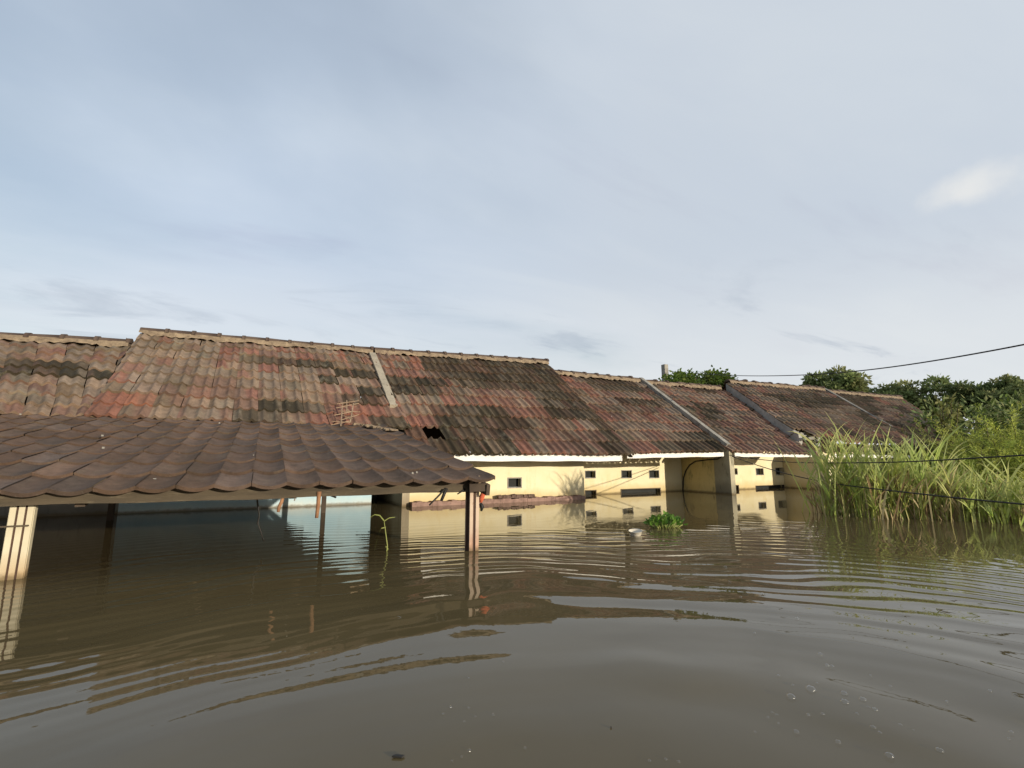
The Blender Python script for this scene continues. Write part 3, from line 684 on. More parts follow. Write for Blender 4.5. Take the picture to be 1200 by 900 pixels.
def grooved_post(parent, base, top, wid, mat, strips, sides=True, core=M_POST_SHADE, rot=0.0, gap=0.016, dep=None):
    base = Vector(base); top = Vector(top); mb = MB()
    c, s_ = math.cos(rot), math.sin(rot)
    R = lambda x, y: Vector((c * x - s_ * y, s_ * x + c * y, 0))
    h = wid / 2; hd = (dep or wid) / 2
    def prism(x0, x1, y0, y1, mi):
        q = [R(x0, y0), R(x1, y0), R(x1, y1), R(x0, y1)]; mb.hexa([base + k for k in q], [top + k for k in q], mi)
    prism(-h + .002, h - .002, -hd + .012, hd - .012, 1)
    sw = (wid - gap * (strips - 1)) / strips
    for i in range(strips):
        x0 = -h + i * (sw + gap)
        prism(x0, x0 + sw, -hd, -hd + .011, 0); prism(x0, x0 + sw, hd - .011, hd, 0)
        if sides:
            y0 = -hd + .0115 + i * (2 * hd - .023) / strips; y1 = y0 + (2 * hd - .023) / strips - gap * .6
            prism(-h - .004, -h + .004, y0, y1, 0); prism(h - .004, h + .004, y0, y1, 0)
    o = mb.build('post', [mat, core], parent)
    return o
lp = at_z(17, 680); lt = at_y(29, 583, lp.y)
lbase = Vector((lp.x - 0.045, lp.y + 0.08, GROUND)); ltop = Vector((lbase.x + 0.012, lbase.y, 0.50))
pl = grooved_post(cp, lbase, ltop, 0.105, M_POST, 3, rot=math.radians(8), gap=0.011)
mb = MB(); zc = at_y(18, 617, lp.y).z
mb.box(lbase.x - 0.060, lbase.x + 0.064, lbase.y - 0.072, lbase.y - 0.060, zc - 0.004, zc + 0.005); o = mb.build('tie_band', M_WOOD, pl)
mb = MB(); mb.box(lbase.x - 0.065, lbase.x + 0.085, lbase.y - 0.07, lbase.y + 0.07, 0.498, 0.522); mb.build('post_cap', M_WOOD, pl)
rp = at_z(556, 646)
rbase = Vector((rp.x + 0.0, rp.y + 0.07, GROUND)); rtop = Vector((rbase.x + 0.005, rbase.y, 0.545))
prr = grooved_post(cp, rbase, rtop, 0.082, M_POST_R, 2, False, rot=math.radians(4), gap=0.024, dep=0.085)  # side strips left off so the dark core paints the shaded side
mb = MB()
for k, (dx, hgt) in enumerate(((-0.03, 0.05), (0.012, 0.065), (0.04, 0.03))):
    mb.bar(rtop + Vector((dx - 0.02, -0.058, -0.03)), rtop + Vector((dx + 0.02, -0.06, hgt - 0.03)), 0.03, 0.012)
mb.build('post_bracket', M_PALEWOOD, prr)
for (x, y) in ((379, 601), (128, 610)):
    b = at_z(x, y); zt_ = 1.0
    mb = MB(); mb.box(b.x - 0.028, b.x + 0.028, b.y, b.y + 0.06, GROUND, PC(0.5, (b.y - cD.y) / (cE.y - cD.y)).z - 0.14); mb.build('post', M_DARKWOOD, cp)

# ------------------------------------------------------------------ things on and under the roofs
def stick(name, label, cat, pts, rad, mat, group=None):
    o = empty(name, pts[0]); o = None
    return None
def one(mb, name, mats, label, cat, group=None):
    o = mb.build(name, mats); return tag(o, label, cat, group)

mb = MB(); Yl = 7.3; rr = random.Random(5)
ctr = lambda x, y: at_y(x, y, lerp(7.15, 7.75, (503 - y) / 28)) + Vector((0, -0.02, 0.05))
lath = empty('lath_frame', ctr(403, 495), 'tangled frame of broken pale wooden laths lying above the carport roof', 'broken frame')
for (x0, y0, x1, y1) in ((394, 478, 419, 474), (393, 483, 418, 480), (396, 487, 421, 485), (391, 491, 415, 487), (398, 496, 421, 493), (388, 499, 411, 498), (387, 503, 411, 502), (401, 478, 400, 503), (406, 473, 404, 488), (410, 499, 412, 478), (403, 482, 413, 490), (399, 490, 414, 497)):
    mb = MB(); mb.bar(ctr(x0, y0) + Vector((0, 0, rr.uniform(-.01, .02))), ctr(x1 + rr.uniform(-2, 2), y1 + rr.uniform(-2.5, 2.5)) + Vector((0, 0, rr.uniform(0, .03))), 0.016, 0.010)
    mb.build('lath', M_PALEWOOD, lath)
frag_g = 'pale mortar fragments on the carport roof'
for i in range(22):
    t = i / 21; x = lerp(424, 462, t) + rr.uniform(-3, 3); y = lerp(496, 509, t) + rr.uniform(-1.5, 1.5)
    Yq = lerp(7.35, 6.75, t); p = at_y(x, y, Yq); s = rr.uniform(0.03, 0.06)
    # rest on the carport slope
    vv = (p.y - cD.y) / (cE.y - cD.y); uu = (p.x - cD.x) / (cA.x - cD.x); base = PC(max(0, min(1, uu)), vv) + cn * 0.045
    mb = MB(); q = [Vector(v) * s for v in ((-1, -.6, -.3), (1, -.6, -.3), (1, .6, -.3), (-1, .6, -.3), (-.8, -.5, .3), (.9, -.5, .2), (.8, .5, .35), (-.9, .4, .3))]
    q = [k + Vector((rr.uniform(-.3, .3) * s, rr.uniform(-.3, .3) * s, 0)) for k in q]
    mb.hexa(q[:4], q[4:])
    o = one(mb, 'mortar_fragment', M_MORTAR, 'pale mortar fragment lying in the broken strip on the carport roof', 'fragment', frag_g); o.location = base
litter_g = 'pale litter scraps on the carport tiles'
for (x, y) in ((24, 491), (120, 517), (257, 501), (181, 571), (297, 541), (483, 562), (488, 561), (121, 532)):
    d_ = ray(x, y); tt = ((PC(0.5, 0.5) - EYE).dot(cn)) / d_.dot(cn); p = EYE + d_ * tt + cn * 0.05
    mb = MB(); s = rr.uniform(0.005, 0.010)
    mb.hexa([(-s, -s, -.004), (s, -s * .6, -.004), (s * .8, s, -.004), (-s, s * .7, -.004)], [(-s * .8, -s, .012), (s, -s * .5, .006), (s * .7, s, .012), (-s, s * .6, .004)])
    o = one(mb, 'litter_scrap', M_CONC, 'tiny pale scrap lying on the brown carport tiles', 'litter', litter_g); o.location = p

def hanging(name, label, cat, pix, Y, rad, mat, group=None):
    pts = [at_y(x, y, Y) for x, y in pix]; mb = MB(); n = len(pts)
    mb.tube(pts, [rad * (1.0 - 0.25 * i / max(1, n - 1)) for i in range(n)], 6)
    return one(mb, name, mat, label, cat, group)
hanging('hanging_stick', 'splintered brown stick hanging under the beam, forked, left of the straight one', 'stick', [(332, 571), (332, 580), (330, 588), (327, 594), (326, 600)], 3.78, 0.015, M_REDWOOD)
hanging('hanging_stick', 'straight reddish stick hanging under the carport beam', 'stick', [(374, 576), (373, 590), (371, 607)], 3.74, 0.017, M_REDWOOD)
hanging('twig', 'dark bent twig jutting from under the carport beam near the pale blue wall', 'twig', [(362, 578), (375, 579), (386, 580), (394, 583)], 3.80, 0.010, M_BLACK)
hanging('torn_strip', 'long dark strip dangling beside the right carport post', 'strip', [(521, 573), (515, 580), (508, 587), (503, 592)], 3.62, 0.008, M_BLACK)
hanging('torn_strip', 'short dark torn strip dangling beside the right carport post', 'strip', [(523, 572), (520, 580), (517, 587)], 3.64, 0.015, M_BLACK)
hanging('torn_strip', 'tiny dark scrap hanging where beam meets the right post', 'strip', [(545, 573), (541, 576), (536, 579)], 3.62, 0.007, M_BLACK)
hanging('hanging_rope', 'thin dark rope hanging into the water below the carport', 'rope', [(301, 581), (302, 592), (304, 604), (302, 613), (306, 624), (309, 634)], 4.4, 0.008, M_BLACK)
hanging('hanging_rope', 'short pale cord hanging from the beam between two sticks', 'cord', [(346, 579), (346, 583), (345, 587)], 3.8, 0.006, M_CONC)
# orange rag tied behind the post
mb = MB(); M_RAG = mottled('orange_rag', (0.62, 0.16, 0.07), (0.45, 0.09, 0.05), 10, 0.9, 0.3)
rag = [(560, 570), (568, 573), (572, 577), (566, 579), (564, 584), (563, 589)]
pts = [at_y(x, y, 3.70) for x, y in rag]
mb.tube(pts, [0.012, 0.024, 0.018, 0.022, 0.024, 0.012], 7); one(mb, 'rag', M_RAG, 'orange rag tied behind the top of the right carport post', 'rag')
mb = MB(); pts = [at_y(x, y, 3.72) for x, y in ((563, 590), (565, 594), (564, 599))]; mb.tube(pts, [0.014, 0.018, 0.008], 6); one(mb, 'rag', M_BLACK, 'dark rag hanging below the orange rag', 'rag')
# debris left on the ledge
rb = random.Random(9); bk_g = 'broken bricks along the pink ledge'
for i in range(9):
    x = lerp(586, 625, i / 8) + rb.uniform(-1, 1); p = at_y(x, 584, YC1 - 0.09); s = rb.uniform(0.03, 0.045)
    mb = MB(); q = [Vector(v) for v in ((-s, -.05, 0), (s, -.05, 0), (s, .05, 0), (-s, .05, 0), (-s * .9, -.05, .05), (s, -.045, .04), (s * .9, .05, .055), (-s, .05, .045))]
    q = [k + Vector((rb.uniform(-.01, .01), rb.uniform(-.01, .01), rb.uniform(-.006, .012) if k.z > 0 else 0)) for k in q]
    mb.hexa(q[:4], q[4:]); o = one(mb, 'broken_brick', mottled('broken_brick_%d' % i, (0.17, 0.11, 0.085), (0.10, 0.065, 0.05), 18) if i == 0 else bpy.data.materials['broken_brick_0'],
        'dirty broken brick in the heap on the pink ledge', 'brick', bk_g); o.location = (p.x, YC1 - 0.09, 0.071); o.rotation_euler.z = rb.uniform(-.4, .4)

# ------------------------------------------------------------------ cables
def cable(name, label, pix, d0, d1, rad, group=None, cat='cable'):
    x0, x1 = pix[0][0], pix[-1][0]; pts = []
    n = 110; xs = np.linspace(x0, x1, n)
    ys = np.interp(xs, [p[0] for p in pix], [p[1] for p in pix])
    k = np.ones(9) / 9; ys2 = np.convolve(np.pad(ys, 4, mode='edge'), k, mode='valid'); ys2[:3] = ys[:3]; ys2[-3:] = ys[-3:]
    for x, y in zip(xs, ys2):
        t = (x - x0) / (x1 - x0); pts.append(at_d(x, y, 1 / lerp(1 / d0, 1 / d1, t)))
    mb = MB(); mb.tube(pts, rad, 6); return one(mb, name, M_BLACK, label, cat, group)
G_C = 'black overhead cables'
cable('overhead_cable', 'upper black cable crossing the sky above the roofs', [(781, 434), (800, 437), (860, 440.5), (920, 440.5), (980, 437.5), (1040, 431), (1100, 422), (1160, 411.5), (1240, 396), (1500, 336)], 19, 3.53, 0.0095, G_C)
cable('overhead_cable', 'middle black cable running almost level in front of the cane grass', [(855, 533.5), (900, 540), (940, 542.5), (990, 542.5), (1040, 542), (1090, 540), (1140, 537), (1200, 533.5), (1250, 530), (1500, 516)], 9.9, 2.41, 0.0068, G_C)
cable('overhead_cable', 'lowest black cable sagging down across the cane grass', [(858, 535), (880, 543), (905, 551), (940, 560), (980, 567.5), (1030, 573.5), (1080, 579), (1130, 584.5), (1200, 591), (1250, 595), (1500, 621)], 9.9, 2.41, 0.0075, G_C)
mb = MB(); XPf = XP - 0.012
pts = []
for (x, y) in ((800, 579), (800.5, 570), (801, 560), (803.5, 552), (808, 545), (815, 540.5), (828, 539), (841, 538), (846, 535)):
    d_ = ray(x, y); t_ = (XPf - EYE.x) / d_.x; q = EYE + d_ * t_; pts.append(q)
mb.tube(pts, 0.014, 6); one(mb, 'hose', M_BLACK, 'black hose curving down the shaded yellow party wall into the water', 'hose')
# the concrete post behind the ridge
mb = MB(); p = at_y(779.5, 440, 11.8); top = at_y(779.5, 427.5, 11.8)
mb.hexa([(p.x - .09, p.y - .09, GROUND), (p.x + .09, p.y - .09, GROUND), (p.x + .09, p.y + .09, GROUND), (p.x - .09, p.y + .09, GROUND)], [(p.x - .08, p.y - .08, top.z), (p.x + .08, p.y - .08, top.z), (p.x + .08, p.y + .08, top.z), (p.x - .08, p.y + .08, top.z)])
one(mb, 'utility_post', M_CONC, 'grey concrete post standing behind the roof ridge beside the creeper', 'post')

# ------------------------------------------------------------------ plants
class Leaves:
    def __init__(s): s.v = []; s.f = []; s.c = []
    def leaf(s, p, d, ln, wd, col, nrm=None):     # a folded rhombus, two triangles each side of the midrib
        d = d / np.linalg.norm(d)
        if nrm is None: nrm = RNG.normal(size=3)
        sd = np.cross(d, nrm); sd = sd / (np.linalg.norm(sd) + 1e-9)
        up = np.cross(sd, d)
        k = len(s.v); m = p + d * ln * 0.45
        s.v += [p, m + sd * wd / 2 + up * wd * 0.12, p + d * ln, m - sd * wd / 2 + up * wd * 0.12]
        s.f += [(k, k + 1, k + 2), (k, k + 2, k + 3)]; s.c += [(*col, 1)] * 4
    def blade(s, p, d, ln, wd, bend, col, tip=None, n=6, fold=0.0):
        d = np.array(d, float); d /= np.linalg.norm(d); g = np.array([0, 0, -1.0]); sd = np.cross(d, [0, 0, 1.0])
        if np.linalg.norm(sd) < 0.05: sd = np.array([1.0, 0, 0])
        sd /= np.linalg.norm(sd); a = RNG.uniform(0, math.pi); sd2 = np.cross(d, sd); sd = sd * math.cos(a) + sd2 * math.sin(a)
        k = len(s.v); q = np.array(p, float)
        for i in range(n + 1):
            t = i / n; wv = wd * (0.55 + 0.9 * t if t < 0.35 else 0.865 * (1 - ((t - 0.35) / 0.65) ** 1.6)) + 0.0008
            c = col if tip is None else tuple(col[j] * (1 - t) + tip[j] * t for j in range(3))
            s.v += [q - sd * wv / 2, q + sd * wv / 2]; s.c += [(*c, 1)] * 2
            q = q + d * ln / n; d = d + g * bend / n * (0.4 + 1.6 * t); d /= np.linalg.norm(d)
        for i in range(n): s.f.append((k + 2 * i, k + 2 * i + 1, k + 2 * i + 3, k + 2 * i + 2))
        return q
    def build(s, name, mat, parent=None, smooth=False):
        return link_mesh(name, s.v, s.f, mat, parent, smooth, attr=('leaf', s.c))
def jcol(c, a=0.25):
    k = 1 + RNG.uniform(-a, a); return (c[0] * k * (1 + RNG.uniform(-.1, .1)), c[1] * k, c[2] * k)

def tree(name, label, base, height, crown_r, crown_h, cols, nclump=26, nleaf=140, leaf=0.16, group=None, flat=1.0, seed=0, cat='tree', trunk_r=0.12):
    rd = np.random.default_rng(seed); base = Vector(base)
    root = empty(name, base, label, cat, group)
    top = base + Vector((rd.uniform(-.3, .3), rd.uniform(-.3, .3), height - crown_h * 0.55)); mb = MB()
    mb.tube([base, lerp(base, top, .35) + Vector((.1, 0, 0)), lerp(base, top, .7), top], [trunk_r, trunk_r * .8, trunk_r * .65, trunk_r * .4], 8)
    cc = base + Vector((0, 0, height - crown_h / 2)); clumps = []
    for i in range(nclump):
        while True:
            v = rd.normal(size=3); v /= np.linalg.norm(v); r = rd.uniform(0.35, 1.0) ** 0.6
            if v[2] * r > -0.75: break
        p = Vector((cc.x + v[0] * r * crown_r, cc.y + v[1] * r * crown_r, cc.z + v[2] * r * crown_h / 2 * flat)); clumps.append((p, rd.uniform(0.14, 0.38) * crown_r))
    for p, r in clumps[::2]:
        a = lerp(base, top, rd.uniform(.6, 1.0)); m = lerp(a, p, .5) + Vector((0, 0, -0.05 * crown_h)); mb.tube([a, m, p], [trunk_r * .35, trunk_r * .22, trunk_r * .08], 5)
    mb.build('trunk', M_BARK, root)
    lv = Leaves()
    for p, r in clumps:
        ck = rd.uniform(0.75, 1.3); c0 = cols[rd.integers(len(cols))]
        v = rd.normal(size=(nleaf, 3)); v /= np.linalg.norm(v, axis=1)[:, None]; rad = r * rd.uniform(0.25, 1.08, nleaf) ** 0.5
        for k in range(nleaf):
            q = np.array(p) + v[k] * rad[k] * np.array([1, 1, 0.72]); dd = v[k] + rd.normal(size=3) * 0.7 + np.array([0, 0, -0.25])
            kk = ck * rd.uniform(0.75, 1.25)
            lv.leaf(q, dd, leaf * rd.uniform(.7, 1.3), leaf * 0.55, (c0[0] * kk, c0[1] * kk, c0[2] * kk))
    lv.build('crown', M_LEAF, root)
    return root
DG = [(0.19, 0.235, 0.085), (0.24, 0.27, 0.105), (0.155, 0.195, 0.07), (0.27, 0.28, 0.115)]
MG = [(0.10, 0.14, 0.03), (0.12, 0.16, 0.034), (0.085, 0.12, 0.028)]
BG_ = [(0.10, 0.155, 0.025), (0.12, 0.17, 0.03), (0.085, 0.135, 0.022), (0.14, 0.175, 0.035)]
def far_tree(label, x, ytop, ybot, dist, rpx, **kw):
    t = at_d(x, ytop, dist); b = Vector((t.x, t.y, GROUND)); hgt = t.z - GROUND
    ch = (ybot - ytop) * dist / F; r = rpx * dist / F
    return tree('tree', label, b, hgt, r, ch, kw.pop('cols', DG), **kw)
TG = 'dark trees beyond the row of houses'
far_tree('dark round tree rising alone behind the middle of the row\'s ridge', 971, 437, 478, 34, 31, seed=1, nclump=34, nleaf=170, leaf=0.30, group=TG)
specs = [(1046, 449, 490, 38, 34, 'low dark tree just right of the last roof ridge'), (1092, 444, 492, 36, 32, 'broad dark tree with two tops behind the leafy sapling'), (1136, 449, 500, 34, 30, 'dark tree behind the bright feathery shrub'),
         (1163, 443, 505, 33, 25, 'tallest dark tree of the distant tree line'), (1196, 450, 515, 30, 30, 'dark tree at the right edge of the tree line'), (1240, 448, 520, 30, 34, 'dark tree partly cut by the right frame edge')]
for i, (x, yt_, yb_, dd, rp_, lb) in enumerate(specs):
    far_tree(lb, x, yt_, yb_, dd, rp_, seed=40 + i, nclump=34, nleaf=150, leaf=0.28, group=TG)

# creeper over the ridge
cr = Leaves(); cr_o = empty('creeper', at_y(815, 446, 11.0), 'bright green creeper heaped over the roof ridge beside the concrete post', 'creeper')
for i in range(70):
    x = RNG.uniform(782, 858); tt = (x - 782) / 76; hh = 10 * math.sin(min(1, tt * 3.2) * 1.57) * (0.75 + 0.25 * math.sin(x * 0.16)) * (1 if x < 852 else 0.6)
    y = 449.5 - RNG.uniform(0.05, 1.0) * hh + 0.02 * (x - 782); c = at_y(x, y, RNG.uniform(10.6, 11.6)); c0 = BG_[RNG.integers(4)]
    for k in range(60):
        v = RNG.normal(size=3) * 0.10; cr.leaf(np.array(c) + v, v + np.array([0, -.1, -.1]), RNG.uniform(.08, .14), .085, jcol(c0, .35))
cr.build('foliage', M_LEAF, cr_o)
mb = MB()
for i in range(6):
    mb = MB(); mb.tube([at_y(790 + i * 11, 452, 11.2), at_y(788 + i * 12, 447, 11.0), at_y(795 + i * 11, 442 + (i % 2) * 2, 11.0)], 0.012, 5); mb.build('stem', M_BARK, cr_o)

# feathery bright shrubs at the right
def feather_shrub(label, cx, cy, rx, ry, hgt, nshoot, cols, seed, leaf=0.15, zb=-0.3, lean=0.35):
    global RNG
    rd = np.random.default_rng(seed); root = empty('feathery_shrub', (cx, cy, 0), label, 'shrub', 'feathery shrubs behind the cane grass')
    lv = Leaves(); mb = MB()
    for i in range(nshoot):
        a = rd.uniform(0, 2 * math.pi); rr_ = math.sqrt(rd.random()); p = np.array([cx + math.cos(a) * rx * rr_, cy + math.sin(a) * ry * rr_, zb])
        h = hgt * (1 - 0.45 * rr_ ** 2) * rd.uniform(0.55, 1.05); d = np.array([rd.normal() * lean * .5 + math.cos(a) * lean * rr_, rd.normal() * lean * .5 + math.sin(a) * lean * rr_, 1.0])
        n = int(h / 0.045); q = p.copy(); c0 = cols[rd.integers(len(cols))]; ck = rd.uniform(.75, 1.25)
        pts = [tuple(q)]
        for k in range(n):
            t = k / n; d = d / np.linalg.norm(d); q = q + d * h / n; d = d + np.array([rd.normal() * .06, rd.normal() * .06, -0.035 * t])
            if k % max(1, n // 5) == 0: pts.append(tuple(q))
            if t < 0.22: continue
            for _ in range(3):
                v = rd.normal(size=3); v[2] = abs(v[2]) * 0.5 - 0.15; L_ = leaf * rd.uniform(.6, 1.25) * (1.1 - 0.4 * t)
                kk = ck * rd.uniform(.75, 1.25); lv.leaf(q, v + d * .6, L_, L_ * 0.17, (c0[0] * kk, c0[1] * kk, c0[2] * kk), rd.normal(size=3))
        if i % 3 == 0: mb.tube(pts, 0.006, 4)
    lv.build('foliage', M_LEAF, root); mb.build('stem', M_BARK, root)
    return root
def shrub_at(label, x, ytop, dist, rx, ry, n, cols, seed, **kw):
    t = at_d(x, ytop, dist); return feather_shrub(label, t.x, t.y, rx, ry, t.z + 0.25, n, cols, seed, **kw)
YG = [(0.38, 0.43, 0.08), (0.42, 0.45, 0.09), (0.31, 0.38, 0.07)]
OG = [(0.18, 0.20, 0.05), (0.21, 0.225, 0.06), (0.15, 0.175, 0.045)]
shrub_at('tallest yellow green feathery shrub with pointed top', 1166, 466, 13.0, 1.3, 1.1, 210, YG, 3)
shrub_at('olive feathery shrub in front of the last roof', 1108, 486, 14.5, 1.6, 1.1, 230, OG + YG[:1], 4)
shrub_at('feathery shrub at the right edge of the view', 1216, 484, 12.0, 1.3, 1.1, 200, YG + OG[:1], 5)
shrub_at('low feathery shrub behind the right end of the cane grass', 1146, 512, 12.2, 1.4, 0.9, 200, YG, 6)
# leafy sapling with large leaves
sp = empty('sapling', at_d(1112, 560, 15.0), 'thin leafy sapling with large sunlit leaves in front of the dark trees', 'sapling')
lv = Leaves(); mb = MB(); b0 = at_d(1112, 560, 15.0); b0.z = -0.5
for i in range(7):
    tip = at_d(1112 + random.uniform(-16, 16), 452 + random.uniform(0, 34), 15.0 + random.uniform(-.5, .5)); m_ = lerp(b0, tip, .6) + Vector((random.uniform(-.1, .1), 0, 0)); mb.tube([b0, m_, tip], [0.03, 0.02, 0.006], 5)
    for k in range(26):
        q = lerp(m_, tip, random.random() ** .7); lv.leaf(np.array(q), RNG.normal(size=3) + np.array([0, -.2, -.3]), RNG.uniform(.16, .28), .11, jcol((0.17, 0.18, 0.055), .35))
mb.build('stem', M_BARK, sp); lv.build('foliage', M_LEAF, sp)
# extra olive underbrush mass behind the grass so no gaps show
ub = Leaves()
for i in range(420):
    x = RNG.uniform(1078, 1260); y = RNG.uniform(484, 596); c = at_d(x, y, RNG.uniform(15.5, 17.5)); c0 = (DG + MG)[RNG.integers(7)]
    for k in range(30):
        v = RNG.normal(size=3) * .32; ub.leaf(np.array(c) + v, v + np.array([0, 0, -.1]), RNG.uniform(.14, .26), .09, jcol(c0, .4))
tag(ub.build('undergrowth', M_LEAF), 'dark green undergrowth filling the space behind the cane grass and shrubs', 'undergrowth', kind='stuff')

# tall cane grass growing out of the water: clumps one can tell apart
GREEN = [(0.46, 0.54, 0.11), (0.52, 0.58, 0.14), (0.36, 0.46, 0.09), (0.54, 0.57, 0.19)]; DRY = [(0.40, 0.31, 0.17), (0.28, 0.19, 0.10), (0.48, 0.39, 0.22)]
TIP = (0.46, 0.48, 0.20)
def clump(lv, x, y, ytop, n, spread, dryf, seed, lean=0.0):
    b = at_z(x, y); dist = (b - EYE).dot(FW); hgt = max(0.3, (at_d(x, ytop, dist).z))
    for i in range(n):
        p = np.array([b.x + RNG.normal() * spread, b.y + RNG.normal() * spread, -0.12]); dry = RNG.random() < dryf
        h = hgt * RNG.uniform(0.38, 1.02) * (0.7 if dry else 1); d = np.array([RNG.normal() * .17 + lean, RNG.normal() * .17, 1.0])
        col = jcol(DRY[RNG.integers(3)], .3) if dry else jcol(GREEN[RNG.integers(4)], .3)
        if RNG.random() < 0.42:                     # a cane with leaves fanning from its upper nodes
            q = lv.blade(p, d, h * 0.62, 0.016, 0.1, jcol(DRY[RNG.integers(3)], .2), col, 4)
            for k in range(5):
                a = RNG.uniform(0, 2 * math.pi); tt = RNG.uniform(.55, 1.0); s_ = p + (q - p) * tt
                lv.blade(s_, (math.cos(a) * .55 + lean, math.sin(a) * .55, RNG.uniform(.7, 1.5)), h * RNG.uniform(.35, .6), RNG.uniform(.016, .030), RNG.uniform(.3, 1.4), col, jcol(TIP, .2) if not dry else None, 7)
        else:
            lv.blade(p, d, h * 1.05, RNG.uniform(.014, .027), RNG.uniform(.15, 1.2) * (2.4 if dry else 1), col, None if dry else jcol(TIP, .2), 8)
CG = 'clumps of tall cane grass in the water'
cl = [(975, 602, 520, 74, .12, .40, 'leftmost cane grass clump, its drooping dry blades reaching towards the yellow wall', -.08),
      (1003, 604, 488, 104, .14, .22, 'tall upright cane grass clump in front of the raised grey gable', 0),
      (1036, 606, 503, 104, .15, .35, 'cane grass clump with a tangle of brown stems at its foot', .03),
      (1072, 607, 492, 120, .16, .22, 'tallest spreading cane grass clump in the middle of the stand', .03),
      (1108, 608, 520, 96, .15, .45, 'half dry cane grass clump in front of a dark gap', .06),
      (1146, 610, 528, 96, .14, .15, 'bright green cane grass clump with broad blades, right part of the stand', 0),
      (1180, 612, 545, 84, .13, .22, 'short cane grass clump near the right edge of the view', 0),
      (1216, 614, 535, 70, .13, .25, 'cane grass clump cut by the right edge of the view', 0)]
for i, (x, y, yt_, n, sp_, dr, lb, ln) in enumerate(cl):
    lv = Leaves(); clump(lv, x, y, yt_, n, sp_, dr, i, ln)
    tag(lv.build('cane_grass', M_BLADE), lb, 'grass clump', CG)
lv = Leaves()
for i in range(300):
    x = RNG.uniform(968, 1230); y = RNG.uniform(583, 606) + (x - 968) * 0.03; b = at_z(x, y)
    dry = RNG.random() < .5; c = jcol(DRY[RNG.integers(3)], .3) if dry else jcol(GREEN[RNG.integers(4)], .35)
    lv.blade((b.x, b.y, -.1), (RNG.normal() * .35, RNG.normal() * .35, 1), RNG.uniform(.3, .85), .016, RNG.uniform(.5, 2.6), tuple(v * .8 for v in c), c, 6)
tag(lv.build('undergrass', M_BLADE), 'dense lower blades and dead stalks between the cane grass clumps', 'grass', kind='stuff')
# drooping pale blades to the left of the stand
# reed in front of the doorway
rp_ = at_z(452, 646); rd_ = empty('reed', (rp_.x, rp_.y, 0), 'single thin green reed growing from the water in front of the dark doorway', 'reed')
Yr = rp_.y; P = lambda x, y: at_y(x, y, Yr); M_REED = mottled('reed_green', (0.19, 0.23, 0.06), (0.24, 0.25, 0.08), 8, 0.6, 0.1)
mb = MB(); mb.tube([P(452, 654), P(454, 640), P(452, 625), P(450, 610)], [.006, .005, .0045, .003], 6); mb.build('stem', M_REED, rd_)
for ln in ([(450, 610), (445, 604), (439, 603), (433, 607)], [(450, 611), (456, 607), (463, 606)], [(452, 618), (447, 619), (445, 623)], [(445, 622), (442, 632), (439, 645)], [(455, 644), (452, 640), (449, 648)]):
    mb = MB(); pts = [P(*q) for q in ln]; n = len(pts)
    for k in range(n - 1):
        w0 = 0.0045 * (1 - k / n) + .0012; w1 = 0.0045 * (1 - (k + 1) / n) + .0008; sd = Vector((.3, -.2, .9)).normalized()
        a, b = pts[k], pts[k + 1]; mb.quad(a - sd * w0, b - sd * w1, b + sd * w1, a + sd * w0)
    mb.build('leaf', M_REED, rd_)
# floating water hyacinth
hb = at_z(778, 618); hy = empty('water_hyacinth', (hb.x, hb.y, 0), 'clump of bright green water hyacinth floating before the yellow wall', 'water plant')
lv = Leaves(); mb = MB()
for i in range(120):
    a = RNG.uniform(0, 6.28); r = math.sqrt(RNG.random()); x = hb.x + math.cos(a) * r * .20 + .02; y = hb.y + math.sin(a) * r * .12; h = RNG.uniform(.03, .10) * (1.15 - .5 * r)
    if RNG.random() < .15: h *= 1.35
    q = np.array([x + RNG.normal() * .02, y + RNG.normal() * .02, h]); d = np.array([math.cos(a) * .6 + RNG.normal() * .4, math.sin(a) * .6 + RNG.normal() * .4, RNG.uniform(.2, 1.0)])
    lv.leaf(q, d, RNG.uniform(.045, .075), .048, jcol((0.11, 0.21, 0.03), .35)); mb.tube([(x * .6 + hb.x * .4, y * .6 + hb.y * .4, -.02), tuple(q)], .006, 5)
lv.build('leaves', M_LEAF, hy); mb.build('stalks', M_REED, hy)
# a few dark sodden leaves beside it
# floating white bowl
fb = at_z(745, 627.5); bowl = []
prof = [(0.0, -0.02), (0.042, -0.02), (0.050, 0.0), (0.062, 0.032), (0.066, 0.034), (0.058, 0.028), (0.046, 0.006), (0.0, 0.003)]
V = []; Fc = []
for i in range(20):
    for r, z in prof: V.append((math.cos(i / 20 * 6.2832) * r, math.sin(i / 20 * 6.2832) * r, z))
for i in range(20):
    for k in range(len(prof) - 1):
        a = i * 8 + k; b = ((i + 1) % 20) * 8 + k; Fc.append((a, b, b + 1, a + 1))
M_FOAM = mottled('dirty_white_foam', (0.62, 0.58, 0.50), (0.48, 0.43, 0.34), 12, 0.8, 0.2)
o = link_mesh('foam_bowl', V, Fc, M_FOAM, None, True); o.location = (fb.x, fb.y, 0.012); o.rotation_euler = (0.12, -0.1, 0); tag(o, 'dirty white foam bowl floating left of the water hyacinth', 'bowl')
# dark floating scraps
fl_g = 'small dark leaves floating on the near water'
for i, (x, y, s) in enumerate(((467, 887, .022), (716, 853, .004))):
    p = at_z(x, y); mb = MB(); s *= 0.42
    mb.hexa([(-s * 1.6, -s * .3, -.002), (s, -s * .5, -.002), (s * 1.7, s * .4, -.002), (-s, s * .5, -.002)], [(-s * 1.5, -s * .3, .002), (s, -s * .5, .001), (s * 1.6, s * .4, .002), (-s, s * .5, .001)])
    o = one(mb, 'floating_leaf', M_BLACK, 'small dark sodden leaf floating on the open brown water', 'leaf', fl_g); o.location = (p.x, p.y, 0.002); o.rotation_euler.z = random.uniform(0, 3)
